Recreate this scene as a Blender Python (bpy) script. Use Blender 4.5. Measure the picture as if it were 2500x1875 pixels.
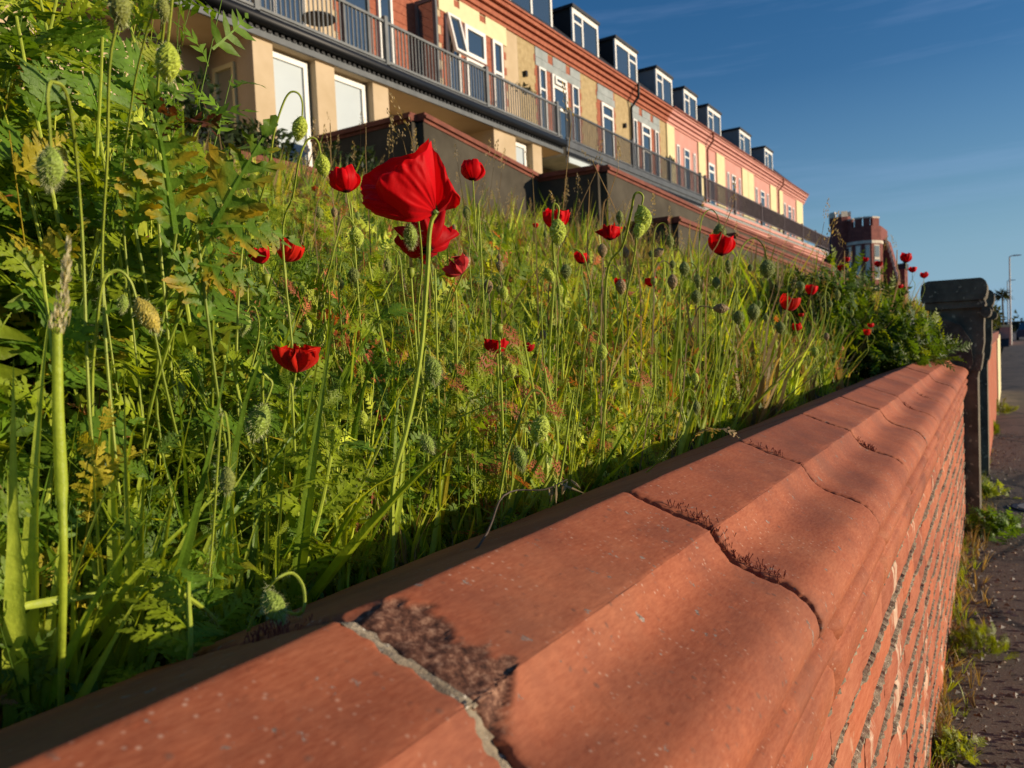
import bpy, math, random
import numpy as np
from mathutils import Vector, Matrix

# ------------------------------------------------------------------ camera / light
S = bpy.context.scene
for o in list(bpy.data.objects): bpy.data.objects.remove(o)
C = S.collection
f_px, WPX, HPX = 1875.0, 2500.0, 1875.0
def nrm(v):
    v = np.array(v, float); return v/np.linalg.norm(v)
VP = (2465.0, 797.0); HS = -0.045
_dY = nrm([(VP[0]-WPX/2)/f_px, -(VP[1]-HPX/2)/f_px, -1])
_p2 = (VP[0]-1000, VP[1]-1000*HS)
_d2 = nrm([(_p2[0]-WPX/2)/f_px, -(_p2[1]-HPX/2)/f_px, -1])
_up = nrm(np.cross(_dY, _d2)); _up = _up if _up[1] > 0 else -_up
RM = np.array([np.cross(_dY, _up), _dY, _up])
def P(x, y, d):                       # photo pixel + distance -> world point
    return RM @ nrm([(x-WPX/2)/f_px, -(y-HPX/2)/f_px, -1]) * d
cam_d = bpy.data.cameras.new('camera'); cam = bpy.data.objects.new('camera', cam_d); C.objects.link(cam)
cam.matrix_world = Matrix([list(RM[0])+[0], list(RM[1])+[0], list(RM[2])+[0], [0, 0, 0, 1]])
cam_d.sensor_width = 36; cam_d.lens = 36*f_px/WPX; cam_d.clip_start = 0.02; cam_d.clip_end = 3000
cam_d.dof.use_dof = True; cam_d.dof.focus_distance = 0.95; cam_d.dof.aperture_fstop = 11
S.camera = cam
SUN_EL, SUN_AZ = math.radians(10), math.radians(68)      # azimuth from +Y towards +X
sd = Vector((math.sin(SUN_AZ)*math.cos(SUN_EL), math.cos(SUN_AZ)*math.cos(SUN_EL), math.sin(SUN_EL)))
sun_d = bpy.data.lights.new('sun', 'SUN'); sun = bpy.data.objects.new('sun', sun_d); C.objects.link(sun)
sun_d.energy = 5.0; sun_d.angle = math.radians(0.55); sun_d.color = (1.0, 0.83, 0.62)
sun.rotation_euler = sd.to_track_quat('Z', 'Y').to_euler()
W = bpy.data.worlds.new('World'); S.world = W; W.use_nodes = True
nt = W.node_tree; nt.nodes.clear()
wo = nt.nodes.new('ShaderNodeOutputWorld'); bg = nt.nodes.new('ShaderNodeBackground'); sky = nt.nodes.new('ShaderNodeTexSky')
sky.sky_type = 'NISHITA'; sky.sun_disc = False; sky.sun_elevation = SUN_EL; sky.sun_rotation = SUN_AZ
sky.air_density = 1.15; sky.dust_density = 0.2; sky.ozone_density = 2.4
bg.inputs['Strength'].default_value = 0.09
tc = nt.nodes.new('ShaderNodeTexCoord'); mp = nt.nodes.new('ShaderNodeMapping'); nz = nt.nodes.new('ShaderNodeTexNoise')
mp.inputs['Scale'].default_value = (1.0, 1.0, 13.0); mp.inputs['Rotation'].default_value = (0.10, -0.12, 0)
nz.inputs['Scale'].default_value = 2.1; nz.inputs['Detail'].default_value = 6; nz.inputs['Roughness'].default_value = 0.62
rp = nt.nodes.new('ShaderNodeValToRGB'); rp.color_ramp.elements[0].position = .52; rp.color_ramp.elements[1].position = .82
rp.color_ramp.elements[1].color = (.20, .20, .20, 1)
mx = nt.nodes.new('ShaderNodeMix'); mx.data_type = 'RGBA'
L = nt.links.new
L(tc.outputs['Generated'], mp.inputs['Vector']); L(mp.outputs[0], nz.inputs['Vector']); L(nz.outputs[0], rp.inputs[0])
L(rp.outputs[0], mx.inputs[0]); L(sky.outputs[0], mx.inputs[6]); mx.inputs[7].default_value = (5.2, 5.9, 7.0, 1)
hs = nt.nodes.new('ShaderNodeHueSaturation'); hs.inputs['Saturation'].default_value = 1.25
tn = nt.nodes.new('ShaderNodeMix'); tn.data_type = 'RGBA'; tn.blend_type = 'MULTIPLY'; tn.inputs[0].default_value = 1; tn.inputs[7].default_value = (.90, .95, 1.16, 1)
L(mx.outputs[2], tn.inputs[6]); 
sx = nt.nodes.new('ShaderNodeSeparateXYZ'); L(tc.outputs['Generated'], sx.inputs[0])      # pale band of air all round the horizon
hr = nt.nodes.new('ShaderNodeValToRGB'); he = hr.color_ramp.elements; he[0].position = 0; he[0].color = (.92, .92, .92, 1); he[1].position = .30; he[1].color = (0, 0, 0, 1)
e_ = he.new(.07); e_.color = (.66, .66, .66, 1); e_ = he.new(.15); e_.color = (.28, .28, .28, 1); L(sx.outputs[2], hr.inputs[0])
hm = nt.nodes.new('ShaderNodeMix'); hm.data_type = 'RGBA'; hm.inputs[7].default_value = (2.9, 4.5, 6.1, 1); L(hr.outputs[0], hm.inputs[0]); L(tn.outputs[2], hm.inputs[6])
L(hm.outputs[2], hs.inputs['Color']); L(hs.outputs[0], bg.inputs[0]); L(bg.outputs[0], wo.inputs[0])
S.view_settings.view_transform = 'Standard'; S.view_settings.look = 'None'; S.view_settings.gamma = 1
S.view_settings.exposure = 0.22; S.view_settings.use_curve_mapping = False
S.render.engine = 'CYCLES'; S.cycles.max_bounces = 6; S.cycles.transparent_max_bounces = 4
S.cycles.diffuse_bounces = 3; S.cycles.glossy_bounces = 2; S.cycles.transmission_bounces = 3

rnd = random.Random(7); R = np.random.RandomState(11)
GZ = -1.15                                   # pavement level

# ------------------------------------------------------------------ materials
MATS = {}
def newmat(name):
    m = bpy.data.materials.new(name); m.use_nodes = True; MATS[name] = m
    n = m.node_tree; n.nodes.clear()
    out = n.nodes.new('ShaderNodeOutputMaterial'); b = n.nodes.new('ShaderNodeBsdfPrincipled')
    n.links.new(b.outputs[0], out.inputs[0]); return m, n, b, out
def ramp(n, fac, stops):
    r = n.nodes.new('ShaderNodeValToRGB'); e = r.color_ramp.elements
    while len(e) < len(stops): e.new(.5)
    for i, (p, c) in enumerate(stops):
        e[i].position = p; e[i].color = (*c, 1) if len(c) == 3 else c
    n.links.new(fac, r.inputs[0]); return r.outputs[0]
def noise(n, vec, scale, detail=4, rough=.6, dim='3D'):
    t = n.nodes.new('ShaderNodeTexNoise'); t.inputs['Scale'].default_value = scale
    t.inputs['Detail'].default_value = detail; t.inputs['Roughness'].default_value = rough
    if vec is not None: n.links.new(vec, t.inputs['Vector'])
    return t.outputs[0]
def mixc(n, fac, a, b, mode='MIX'):
    m = n.nodes.new('ShaderNodeMix'); m.data_type = 'RGBA'; m.blend_type = mode
    for s, v in ((0, fac), (6, a), (7, b)):
        if isinstance(v, (int, float)): m.inputs[s].default_value = v
        elif isinstance(v, tuple): m.inputs[s].default_value = (*v, 1)
        else: n.links.new(v, m.inputs[s])
    return m.outputs[2]
def coords(n, kind='Object', scale=None):
    t = n.nodes.new('ShaderNodeTexCoord').outputs[kind]
    if scale:
        m = n.nodes.new('ShaderNodeMapping'); m.inputs['Scale'].default_value = scale; n.links.new(t, m.inputs[0]); t = m.outputs[0]
    return t
def wpos(n, scale=None):
    t = n.nodes.new('ShaderNodeNewGeometry').outputs['Position']
    if scale:
        m = n.nodes.new('ShaderNodeMapping'); m.inputs['Scale'].default_value = scale; n.links.new(t, m.inputs[0]); t = m.outputs[0]
    return t
def bump(n, b, h, strength, dist):
    u = n.nodes.new('ShaderNodeBump'); u.inputs['Strength'].default_value = strength; u.inputs['Distance'].default_value = dist
    n.links.new(h, u.inputs['Height']); n.links.new(u.outputs[0], b.inputs['Normal'])
def rough_mat(name, ca, cb, scale=8, rough=.85, bstr=.3, bdist=.004, cc=None, spec=.3, rnd_amt=.0, fine=60, ramp_pos=(.35, .65)):
    m, n, b, out = newmat(name)
    v = wpos(n)
    c = ramp(n, noise(n, v, scale, 5), [(ramp_pos[0], ca), (ramp_pos[1], cb)])
    if cc: c = mixc(n, ramp(n, noise(n, v, scale*4.3, 3), [(.62, (0, 0, 0)), (.68, (1, 1, 1))]), c, cc)
    if rnd_amt:
        oi = n.nodes.new('ShaderNodeObjectInfo')
        c = mixc(n, 1.0, c, ramp(n, oi.outputs['Random'], [(0, (1-rnd_amt,)*3), (1, (1+rnd_amt, 1+rnd_amt*.8, 1+rnd_amt*.8))]), 'MULTIPLY')
    n.links.new(c, b.inputs['Base Color']); b.inputs['Roughness'].default_value = rough
    b.inputs['Specular IOR Level'].default_value = spec
    if bstr: bump(n, b, noise(n, v, fine, 4), bstr, bdist)
    return m
def plain(name, c, rough=.6, metal=0, spec=.4, var=.12, scale=3):
    return rough_mat(name, tuple(x*(1-var) for x in c), tuple(min(1, x*(1+var)) for x in c), scale, rough, .12, .002, spec=spec)

def terracotta():
    m, n, b, out = newmat('terracotta')
    v = wpos(n)
    c = ramp(n, noise(n, v, 9, 6, .6), [(.3, (.24, .056, .024)), (.5, (.35, .092, .038)), (.72, (.42, .140, .064))])
    oi = n.nodes.new('ShaderNodeObjectInfo')
    c = mixc(n, 1.0, c, ramp(n, oi.outputs['Random'], [(0, (.80, .76, .78)), (.5, (1, 1, 1)), (1, (1.08, 1.16, 1.22))]), 'MULTIPLY')
    vs = n.nodes.new('ShaderNodeTexVoronoi'); vs.inputs['Scale'].default_value = 80; n.links.new(v, vs.inputs['Vector'])
    dk = ramp(n, vs.outputs['Distance'], [(.10, (1, 1, 1)), (.24, (0, 0, 0))])
    gate = ramp(n, noise(n, v, 38, 2), [(.53, (0, 0, 0)), (.58, (1, 1, 1))])
    c = mixc(n, mixc(n, 1.0, dk, gate, 'MULTIPLY'), c, (.16, .08, .055))
    vl = n.nodes.new('ShaderNodeTexVoronoi'); vl.inputs['Scale'].default_value = 150; n.links.new(v, vl.inputs['Vector'])
    lt = ramp(n, vl.outputs['Distance'], [(.06, (1, 1, 1)), (.24, (0, 0, 0))])
    gate2 = ramp(n, noise(n, v, 21, 3), [(.47, (0, 0, 0)), (.60, (.85, .85, .85))])
    c = mixc(n, mixc(n, 1.0, lt, gate2, 'MULTIPLY'), c, (.66, .44, .32))
    fg = noise(n, wpos(n, (1, .25, 1)), 420, 2)
    c = mixc(n, .35, c, ramp(n, fg, [(.3, (.21, .056, .025)), (.7, (.46, .172, .085))]))
    lich = ramp(n, noise(n, v, 46, 5, .7), [(.640, (0, 0, 0)), (.675, (.85, .85, .85))])
    c = mixc(n, lich, c, ramp(n, noise(n, v, 300, 2), [(.4, (.10, .10, .085)), (.6, (.34, .31, .26))]))
    dirt = ramp(n, noise(n, v, 5.5, 6, .65), [(.46, (0, 0, 0)), (.70, (.6, .6, .6))])
    c = mixc(n, dirt, c, (.15, .055, .035))
    at = n.nodes.new('ShaderNodeAttribute'); at.attribute_name = 'chip'
    rock = ramp(n, noise(n, v, 170, 5, .75), [(.34, (.034, .016, .011)), (.5, (.15, .062, .036)), (.66, (.40, .215, .13))])
    c = mixc(n, at.outputs['Fac'], c, rock)
    n.links.new(c, b.inputs['Base Color']); b.inputs['Roughness'].default_value = .72
    b.inputs['Specular IOR Level'].default_value = .2
    h = mixc(n, .5, noise(n, v, 260, 4, .7), dk)
    bump(n, b, h, .35, .0009)
    return m
M_terra = terracotta()
def brick_mat():
    m, n, b, out = newmat('brick')
    v = wpos(n)
    c = ramp(n, noise(n, v, 7, 5), [(.3, (.31, .070, .028)), (.5, (.39, .108, .045)), (.7, (.46, .155, .070))])
    oi = n.nodes.new('ShaderNodeObjectInfo')
    c = mixc(n, 1.0, c, ramp(n, oi.outputs['Random'], [(0, (.62, .50, .52)), (.3, (.92, .85, .9)), (.7, (1.05, 1.2, 1.35)), (1, (1.15, .95, .75))]), 'MULTIPLY')
    gr = noise(n, wpos(n, (1, .35, 2.2)), 90, 4, .7)
    c = mixc(n, .4, c, ramp(n, gr, [(.3, (.22, .06, .035)), (.7, (.50, .22, .13))]))
    st = noise(n, wpos(n, (1, 2.6, .9)), 3.4, 6, .72)
    eff = ramp(n, st, [(.575, (0, 0, 0)), (.64, (.7, .7, .7))])
    c = mixc(n, eff, c, ramp(n, noise(n, v, 60, 4), [(.35, (.55, .38, .25)), (.65, (.72, .60, .45))]))
    n.links.new(c, b.inputs['Base Color']); b.inputs['Roughness'].default_value = .85; b.inputs['Specular IOR Level'].default_value = .2
    bump(n, b, noise(n, v, 230, 5, .7), .5, .0015); return m
M_brick = brick_mat()
M_mortar = rough_mat('mortar', (.15, .115, .08), (.38, .31, .215), 45, .95, .8, .003, (.66, .60, .48), .2, fine=300)
M_mortar_dk = rough_mat('dark_joint_mortar', (.035, .028, .022), (.14, .11, .08), 60, .95, .9, .003, (.34, .29, .22), .2, fine=320)
M_moss = plain('moss_stalk', (.20, .028, .018), .7)
M_stone = rough_mat('weathered_stone', (.075, .062, .045), (.17, .145, .10), 9, .9, .7, .006, (.42, .36, .24), fine=70)
M_soil = rough_mat('soil', (.030, .020, .012), (.075, .052, .03), 10, .95, .9, .02, (.12, .09, .05), fine=40)
M_cream = rough_mat('cream_render', (.46, .35, .21), (.54, .42, .27), 1.2, .9, .35, .004, fine=30)
M_ybl = plain('yellow_cream_paint', (.68, .60, .34), .7, var=.05)
M_ycream = plain('cream_pilaster_paint', (.68, .58, .31), .7, var=.06)
M_pebble = rough_mat('pebbledash', (.34, .25, .12), (.46, .35, .18), 6, .95, .8, .02, (.58, .48, .3), fine=22)
M_fbrick = rough_mat('far_brick', (.27, .078, .042), (.37, .12, .065), 9, .85, .4, .006, (.50, .22, .12), fine=14)
M_cornice = rough_mat('cornice_brick', (.30, .085, .045), (.40, .13, .07), 5, .8, .2, .004, fine=14)
M_pink = rough_mat('pink_paint', (.53, .25, .205), (.60, .295, .24), 1.3, .85, .1, .004, fine=10)
M_greyp = rough_mat('grey_paint', (.085, .095, .10), (.12, .13, .135), 3, .55, .05, .002, fine=30)
M_greyl = rough_mat('grey_lintel', (.24, .27, .26), (.33, .36, .35), 3, .8, .1, .002, fine=30)
M_rail = rough_mat('railing_grey', (.12, .13, .13), (.17, .18, .18), 3, .5, .05, .001, fine=30)
M_railk = rough_mat('railing_slate', (.055, .060, .064), (.085, .092, .096), 3, .5, .05, .001, fine=30)
M_railm = rough_mat('railing_charcoal', (.075, .055, .06), (.11, .085, .09), 3, .6, .05, .001, fine=30)
M_black = plain('black_gutter', (.008, .009, .011), .45, spec=.25)
M_white = plain('white_frame', (.78, .76, .70), .45, var=.04)
M_slate = rough_mat('slate', (.018, .019, .021), (.04, .04, .045), 5, .6, .3, .005, fine=12)
M_cheek = plain('grey_cladding', (.27, .25, .24), .7)
M_cheekb = plain('dark_cladding', (.02, .019, .018), .7)
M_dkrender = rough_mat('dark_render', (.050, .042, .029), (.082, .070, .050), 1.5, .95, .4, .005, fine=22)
M_redcope = rough_mat('red_coping', (.13, .036, .022), (.22, .066, .038), 5, .75, .3, .004, fine=20)
M_castle = rough_mat('castle_brick', (.155, .045, .036), (.24, .075, .055), 3, .85, .3, .01, fine=8)
M_sandst = plain('pale_stone', (.62, .54, .42), .85)
M_blind = plain('white_blind', (.42, .48, .50), .5, var=.02)
M_curtain = plain('curtain', (.40, .40, .36), .9)
M_lamp = plain('lamp_metal', (.42, .40, .36), .45)
M_blue = plain('dark_blue_plastic', (.02, .03, .06), .4)
M_tyre = plain('tyre', (.015, .015, .015), .8)
M_bark = rough_mat('bark', (.10, .08, .055), (.17, .14, .10), 12, .95, .6, .02)
def glass():
    m, n, b, out = newmat('window_glass')
    b.inputs['Base Color'].default_value = (.035, .05, .06, 1); b.inputs['Roughness'].default_value = .04
    b.inputs['Specular IOR Level'].default_value = 1.0; b.inputs['IOR'].default_value = 1.9
    bump(n, b, noise(n, wpos(n), 1.5, 2), .04, .02); return m
M_glass = glass()
def asphalt():
    m, n, b, out = newmat('asphalt'); v = wpos(n)
    c = ramp(n, noise(n, v, 1.3, 6, .65), [(.3, (.058, .040, .028)), (.6, (.108, .078, .055)), (.8, (.16, .118, .082))])
    c = mixc(n, ramp(n, noise(n, v, 120, 3), [(.57, (0, 0, 0)), (.66, (1, 1, 1))]), c, (.20, .155, .11))
    vo = n.nodes.new('ShaderNodeTexVoronoi'); vo.feature = 'DISTANCE_TO_EDGE'; vo.inputs['Scale'].default_value = 1.1; n.links.new(wpos(n, (.8, .5, 1)), vo.inputs['Vector'])
    c = mixc(n, ramp(n, vo.outputs['Distance'], [(.008, (1, 1, 1)), (.022, (0, 0, 0))]), c, (.012, .009, .007))
    c = mixc(n, ramp(n, noise(n, wpos(n, (1.2, .8, 1)), 2.2, 4), [(.56, (0, 0, 0)), (.62, (.6, .6, .6))]), c, (.022, .017, .013))
    n.links.new(c, b.inputs['Base Color']); b.inputs['Roughness'].default_value = .8
    bump(n, b, noise(n, v, 120, 5, .8), 1.0, .006); return m
M_asph = asphalt()
def leafmat(name, trans=.38, attr='Col', rough=.5, spec=.35, bmp=True, mul=1.0):
    m = bpy.data.materials.new(name); m.use_nodes = True; n = m.node_tree; n.nodes.clear()
    out = n.nodes.new('ShaderNodeOutputMaterial'); b = n.nodes.new('ShaderNodeBsdfPrincipled'); t = n.nodes.new('ShaderNodeBsdfTranslucent')
    at = n.nodes.new('ShaderNodeAttribute'); at.attribute_name = attr
    c = at.outputs['Color']; v = wpos(n)
    c = mixc(n, 1.0, c, ramp(n, noise(n, v, 70, 4), [(.3, (.78*mul, .80*mul, .74*mul)), (.7, (1.2*mul, 1.15*mul, 1.2*mul))]), 'MULTIPLY')
    n.links.new(c, b.inputs['Base Color']); b.inputs['Roughness'].default_value = rough; b.inputs['Specular IOR Level'].default_value = spec
    tc_ = mixc(n, 1.0, c, (1.5, 1.35, .45), 'MULTIPLY'); n.links.new(tc_, t.inputs[0])
    if bmp:
        u = n.nodes.new('ShaderNodeBump'); u.inputs['Strength'].default_value = .5; u.inputs['Distance'].default_value = .0015
        n.links.new(noise(n, v, 260, 3), u.inputs['Height']); n.links.new(u.outputs[0], b.inputs['Normal'])
    ms = n.nodes.new('ShaderNodeMixShader'); ms.inputs[0].default_value = trans
    n.links.new(b.outputs[0], ms.inputs[1]); n.links.new(t.outputs[0], ms.inputs[2]); n.links.new(ms.outputs[0], out.inputs[0])
    MATS[name] = m; return m
M_leaf = leafmat('leaf', .45, rough=.48, spec=.3)
M_grass = leafmat('grass_blade', .42, rough=.45)
M_stem = leafmat('stem', .18, rough=.55, bmp=False)
M_hair = leafmat('plant_hair', .5, rough=.6, bmp=False)
M_bud = leafmat('bud_skin', .12, rough=.6)
def petal_mat():
    m = bpy.data.materials.new('petal'); m.use_nodes = True; n = m.node_tree; n.nodes.clear()
    out = n.nodes.new('ShaderNodeOutputMaterial'); b = n.nodes.new('ShaderNodeBsdfPrincipled'); t = n.nodes.new('ShaderNodeBsdfTranslucent')
    at = n.nodes.new('ShaderNodeAttribute'); at.attribute_name = 'Col'
    n.links.new(at.outputs['Color'], b.inputs['Base Color']); b.inputs['Roughness'].default_value = .55; b.inputs['Specular IOR Level'].default_value = .12
    b.inputs['Sheen Weight'].default_value = .15; b.inputs['Sheen Tint'].default_value = (1, .2, .3, 1)
    n.links.new(mixc(n, 1.0, at.outputs['Color'], (1.0, .5, .5), 'MULTIPLY'), t.inputs[0])
    u = n.nodes.new('ShaderNodeBump'); u.inputs['Strength'].default_value = .35; u.inputs['Distance'].default_value = .0015
    n.links.new(noise(n, wpos(n, (1, 1, .35)), 160, 3), u.inputs['Height']); n.links.new(u.outputs[0], b.inputs['Normal'])
    ms = n.nodes.new('ShaderNodeMixShader'); ms.inputs[0].default_value = .38
    n.links.new(b.outputs[0], ms.inputs[1]); n.links.new(t.outputs[0], ms.inputs[2]); n.links.new(ms.outputs[0], out.inputs[0]); return m
M_petal = petal_mat()

# ------------------------------------------------------------------ mesh helpers
def tri_mesh(name, V, F, col=None, smooth=False, mat=None, chip=None):
    V = np.asarray(V, np.float32); F = np.asarray(F, np.int32)
    me = bpy.data.meshes.new(name); k = F.shape[1]
    me.vertices.add(len(V)); me.vertices.foreach_set('co', V.ravel())
    me.loops.add(F.size); me.loops.foreach_set('vertex_index', F.ravel())
    me.polygons.add(len(F)); me.polygons.foreach_set('loop_start', np.arange(0, F.size, k, dtype=np.int32))
    me.polygons.foreach_set('use_smooth', np.full(len(F), bool(smooth)))
    me.update(calc_edges=True)
    if col is not None:
        col = np.asarray(col, np.float32)
        if col.ndim == 1: col = np.tile(col, (len(V), 1))
        a = me.color_attributes.new('Col', 'FLOAT_COLOR', 'POINT')
        a.data.foreach_set('color', np.concatenate([col, np.ones((len(V), 1), np.float32)], 1).ravel())
    if chip is not None:
        a = me.attributes.new('chip', 'FLOAT', 'POINT'); a.data.foreach_set('value', np.asarray(chip, np.float32))
    if mat: me.materials.append(mat)
    return me
def tag(o, label=None, cat=None, group=None, kind=None):
    for k, v in (('label', label), ('category', cat), ('group', group), ('kind', kind)):
        if v: o[k] = v
    return o
def obj(name, me, parent=None, loc=None):
    o = bpy.data.objects.new(name, me); C.objects.link(o)
    if parent: o.parent = parent
    if loc is not None: o.location = loc
    return o
def thing(name, label, cat, loc=(0, 0, 0), rz=0, group=None):
    o = bpy.data.objects.new(name, None); C.objects.link(o); o.location = loc; o.rotation_euler = (0, 0, rz)
    o.empty_display_size = .05
    return tag(o, label, cat, group)
class MB:                                    # boxes, prisms and tubes collected as triangles
    def __init__(s): s.V = []; s.F = []; s.C = []; s.n = 0
    def add(s, V, F, col=None):
        V = np.asarray(V, float); F = np.asarray(F, int); s.V.append(V); s.F.append(F+s.n); s.n += len(V)
        if col is not None:
            col = np.asarray(col, float); s.C.append(np.tile(col, (len(V), 1)) if col.ndim == 1 else col)
    BF = [(0, 2, 1), (0, 3, 2), (4, 5, 6), (4, 6, 7), (0, 1, 5), (0, 5, 4), (1, 2, 6), (1, 6, 5), (2, 3, 7), (2, 7, 6), (3, 0, 4), (3, 4, 7)]
    def box(s, x0, x1, y0, y1, z0, z1):
        x0, x1 = sorted((x0, x1)); y0, y1 = sorted((y0, y1)); z0, z1 = sorted((z0, z1))
        s.add([(x0, y0, z0), (x1, y0, z0), (x1, y1, z0), (x0, y1, z0), (x0, y0, z1), (x1, y0, z1), (x1, y1, z1), (x0, y1, z1)], s.BF); return s
    def hexa(s, pts): s.add(pts, s.BF); return s
    def tube(s, pts, r, n=6, col=None, caps=False):
        pts = np.asarray(pts, float); m = len(pts); r = np.broadcast_to(np.asarray(r, float), (m,))
        T = np.gradient(pts, axis=0); T /= np.linalg.norm(T, axis=1)[:, None]+1e-12
        ref = np.array([0, 0, 1.]) if abs(T[0][2]) < .9 else np.array([1., 0, 0])
        a = np.cross(T[0], ref); a /= np.linalg.norm(a); V = []
        for i in range(m):
            a = a-T[i]*(a@T[i]); a /= np.linalg.norm(a)+1e-12; b = np.cross(T[i], a)
            th = np.arange(n)*2*math.pi/n
            V.append(pts[i]+r[i]*(np.cos(th)[:, None]*a+np.sin(th)[:, None]*b))
        V = np.concatenate(V); F = []
        for i in range(m-1):
            for j in range(n):
                k = (j+1) % n; A, B, C_, D = i*n+j, i*n+k, (i+1)*n+k, (i+1)*n+j
                F += [(A, B, C_), (A, C_, D)]
        if caps:
            for j in range(1, n-1): F += [(0, j+1, j), ((m-1)*n, (m-1)*n+j, (m-1)*n+j+1)]
        s.add(V, F, (np.repeat(col, n, 0) if (col is not None and np.ndim(col) == 2) else col)); return s
    def prism(s, pts, axis, a0, a1):          # polygon (convex or fan-safe) extruded along an axis
        n = len(pts)
        def mk(p, t): return (t, p[0], p[1]) if axis == 0 else (p[0], t, p[1]) if axis == 1 else (p[0], p[1], t)
        V = [mk(p, a0) for p in pts]+[mk(p, a1) for p in pts]; F = []
        for i in range(n):
            j = (i+1) % n; F += [(i, j, n+j), (i, n+j, n+i)]
        for i in range(1, n-1): F += [(0, i, i+1), (n, n+i+1, n+i)]
        s.add(V, F); return s
    def build(s, name, mat, parent=None, smooth=False, loc=None):
        V = np.concatenate(s.V); F = np.concatenate(s.F)
        me = tri_mesh(name, V, F, np.concatenate(s.C) if s.C else None, smooth, mat)
        return obj(name, me, parent, loc)
def cr(pts, n=6):                            # smooth curve through points
    pts = np.asarray(pts, float); Q = np.vstack([2*pts[0]-pts[1], pts, 2*pts[-1]-pts[-2]]); out = []
    for i in range(1, len(Q)-2):
        for t in np.arange(n)/n:
            p0, p1, p2, p3 = Q[i-1:i+3]
            out.append(.5*((2*p1)+(p2-p0)*t+(2*p0-5*p1+4*p2-p3)*t*t+(3*p1-p0-3*p2+p3)*t**3))
    out.append(pts[-1]); return np.array(out)
def fbm(p, seed=0):
    p = np.asarray(p, float); v = 0; a = 1
    for k in range(4):
        s = 2.0**k; v = v+a*(np.sin(p[..., 0]*s*1.3+seed+k*2.1)*np.cos(p[..., 1]*s*1.1+seed*1.7+k)+np.sin(p[..., 1]*s*.7-p[..., 0]*s*.9+seed*.3+k*4)); a *= .5
    return v/3

# ------------------------------------------------------------------ ground
def gz(x, y):
    d = -np.asarray(x, float); y = np.asarray(y, float)
    z = -.27+.31*np.clip(d-.5, 0, 9.5)+.05*np.clip(d-10, 0, 100)*0
    z = z+.05*np.clip((d-1)/2, 0, 1)*fbm(np.stack([d*1.3, y*1.1], -1), 3)
    return z
def grid_sheet(name, xs, ys, zf, mat):
    X, Y = np.meshgrid(xs, ys); Z = zf(X, Y); V = np.stack([X, Y, Z], -1).reshape(-1, 3); a, b = len(ys), len(xs)
    i = np.arange(a-1)[:, None]*b+np.arange(b-1)[None, :]; i = i.ravel()
    F = np.concatenate([np.stack([i, i+1, i+b+1], 1), np.stack([i, i+b+1, i+b], 1)])
    return obj(name, tri_mesh(name, V, F, None, True, mat))
tag(grid_sheet('garden_slope', -np.array([.50, .6, .7, .85, 1, 1.3, 1.6, 2, 2.5, 3, 3.6, 4.3, 5, 6, 7, 8, 9, 10, 11, 12.3]),
               np.concatenate([np.arange(-6, 8, .25), np.arange(8, 64, 1)]), gz, M_soil), kind='structure')
o = grid_sheet('ground', np.array([-900, -60, -14, -.2, 8, 60, 900.]), np.array([-600, -20, 0, 10, 60, 200, 1800.]), lambda x, y: x*0+GZ-.16, M_soil); tag(o, kind='structure')
pv = grid_sheet('pavement', np.concatenate([[-.30, -.2], np.arange(-.1, 3.21, .3)]), np.arange(-3, 150, 1.0),
                lambda x, y: GZ+.004*fbm(np.stack([x*2, y*2], -1)), M_asph); tag(pv, kind='structure')
kb = MB()
for i in range(60):
    kb.box(3.2, 3.34, -3+i*.92, -3+i*.92+.905, GZ-.16, GZ+.004+.002*(i % 3))
tag(kb.build('kerb', plain('kerb_stone', (.26, .25, .22), .85)), kind='structure')
tag(grid_sheet('road', np.array([3.3, 6, 10, 13.]), np.arange(-20, 401, 20.), lambda x, y: x*0+GZ-.12, plain('road_asphalt', (.055, .052, .048), .85)), kind='structure')

# ------------------------------------------------------------------ the front wall
WALL_ROT = .014
wall = thing('garden_wall', 'long red brick garden wall with moulded terracotta coping running to the stone gate pier', 'wall', (0, 0, 0), WALL_ROT)
prof_key = [(-.498, -.232), (-.500, -.2135), (-.492, -.2075), (-.40, -.1755), (-.3155, -.1477), (-.310, -.1460), (-.305, -.1472), (-.27, -.161),
            (-.2300, -.1750), (-.2264, -.1767), (-.2243, -.1790), (-.214, -.1950), (-.2045, -.2045), (-.192, -.2110), (-.179, -.2155), (-.165, -.2198),
            (-.152, -.2250), (-.142, -.2330), (-.1345, -.2435), (-.1315, -.2545), (-.1335, -.265), (-.142, -.273), (-.158, -.276)]
def resample(pts, step):
    pts = np.array(pts); out = [pts[0]]
    for a, b in zip(pts[:-1], pts[1:]):
        n = max(1, int(np.ceil(np.linalg.norm(b-a)/step)))
        for k in range(1, n+1): out.append(a+(b-a)*k/n)
    return np.array(out)
def profile(step):
    q = resample(list(map(tuple, prof_key[:8]))+[tuple(p) for p in cr([prof_key[8]]+prof_key[9:], 5)], step); n = np.gradient(q, axis=0); n = np.stack([-n[:, 1], n[:, 0]], 1); n /= np.linalg.norm(n, axis=1)[:, None]
    return q, (n if n[len(n)//3][1] > 0 else -n)
PRC, PNC = profile(.006); PRF, PNF = profile(.0032); PR, PN = PRC, PNC
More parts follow.
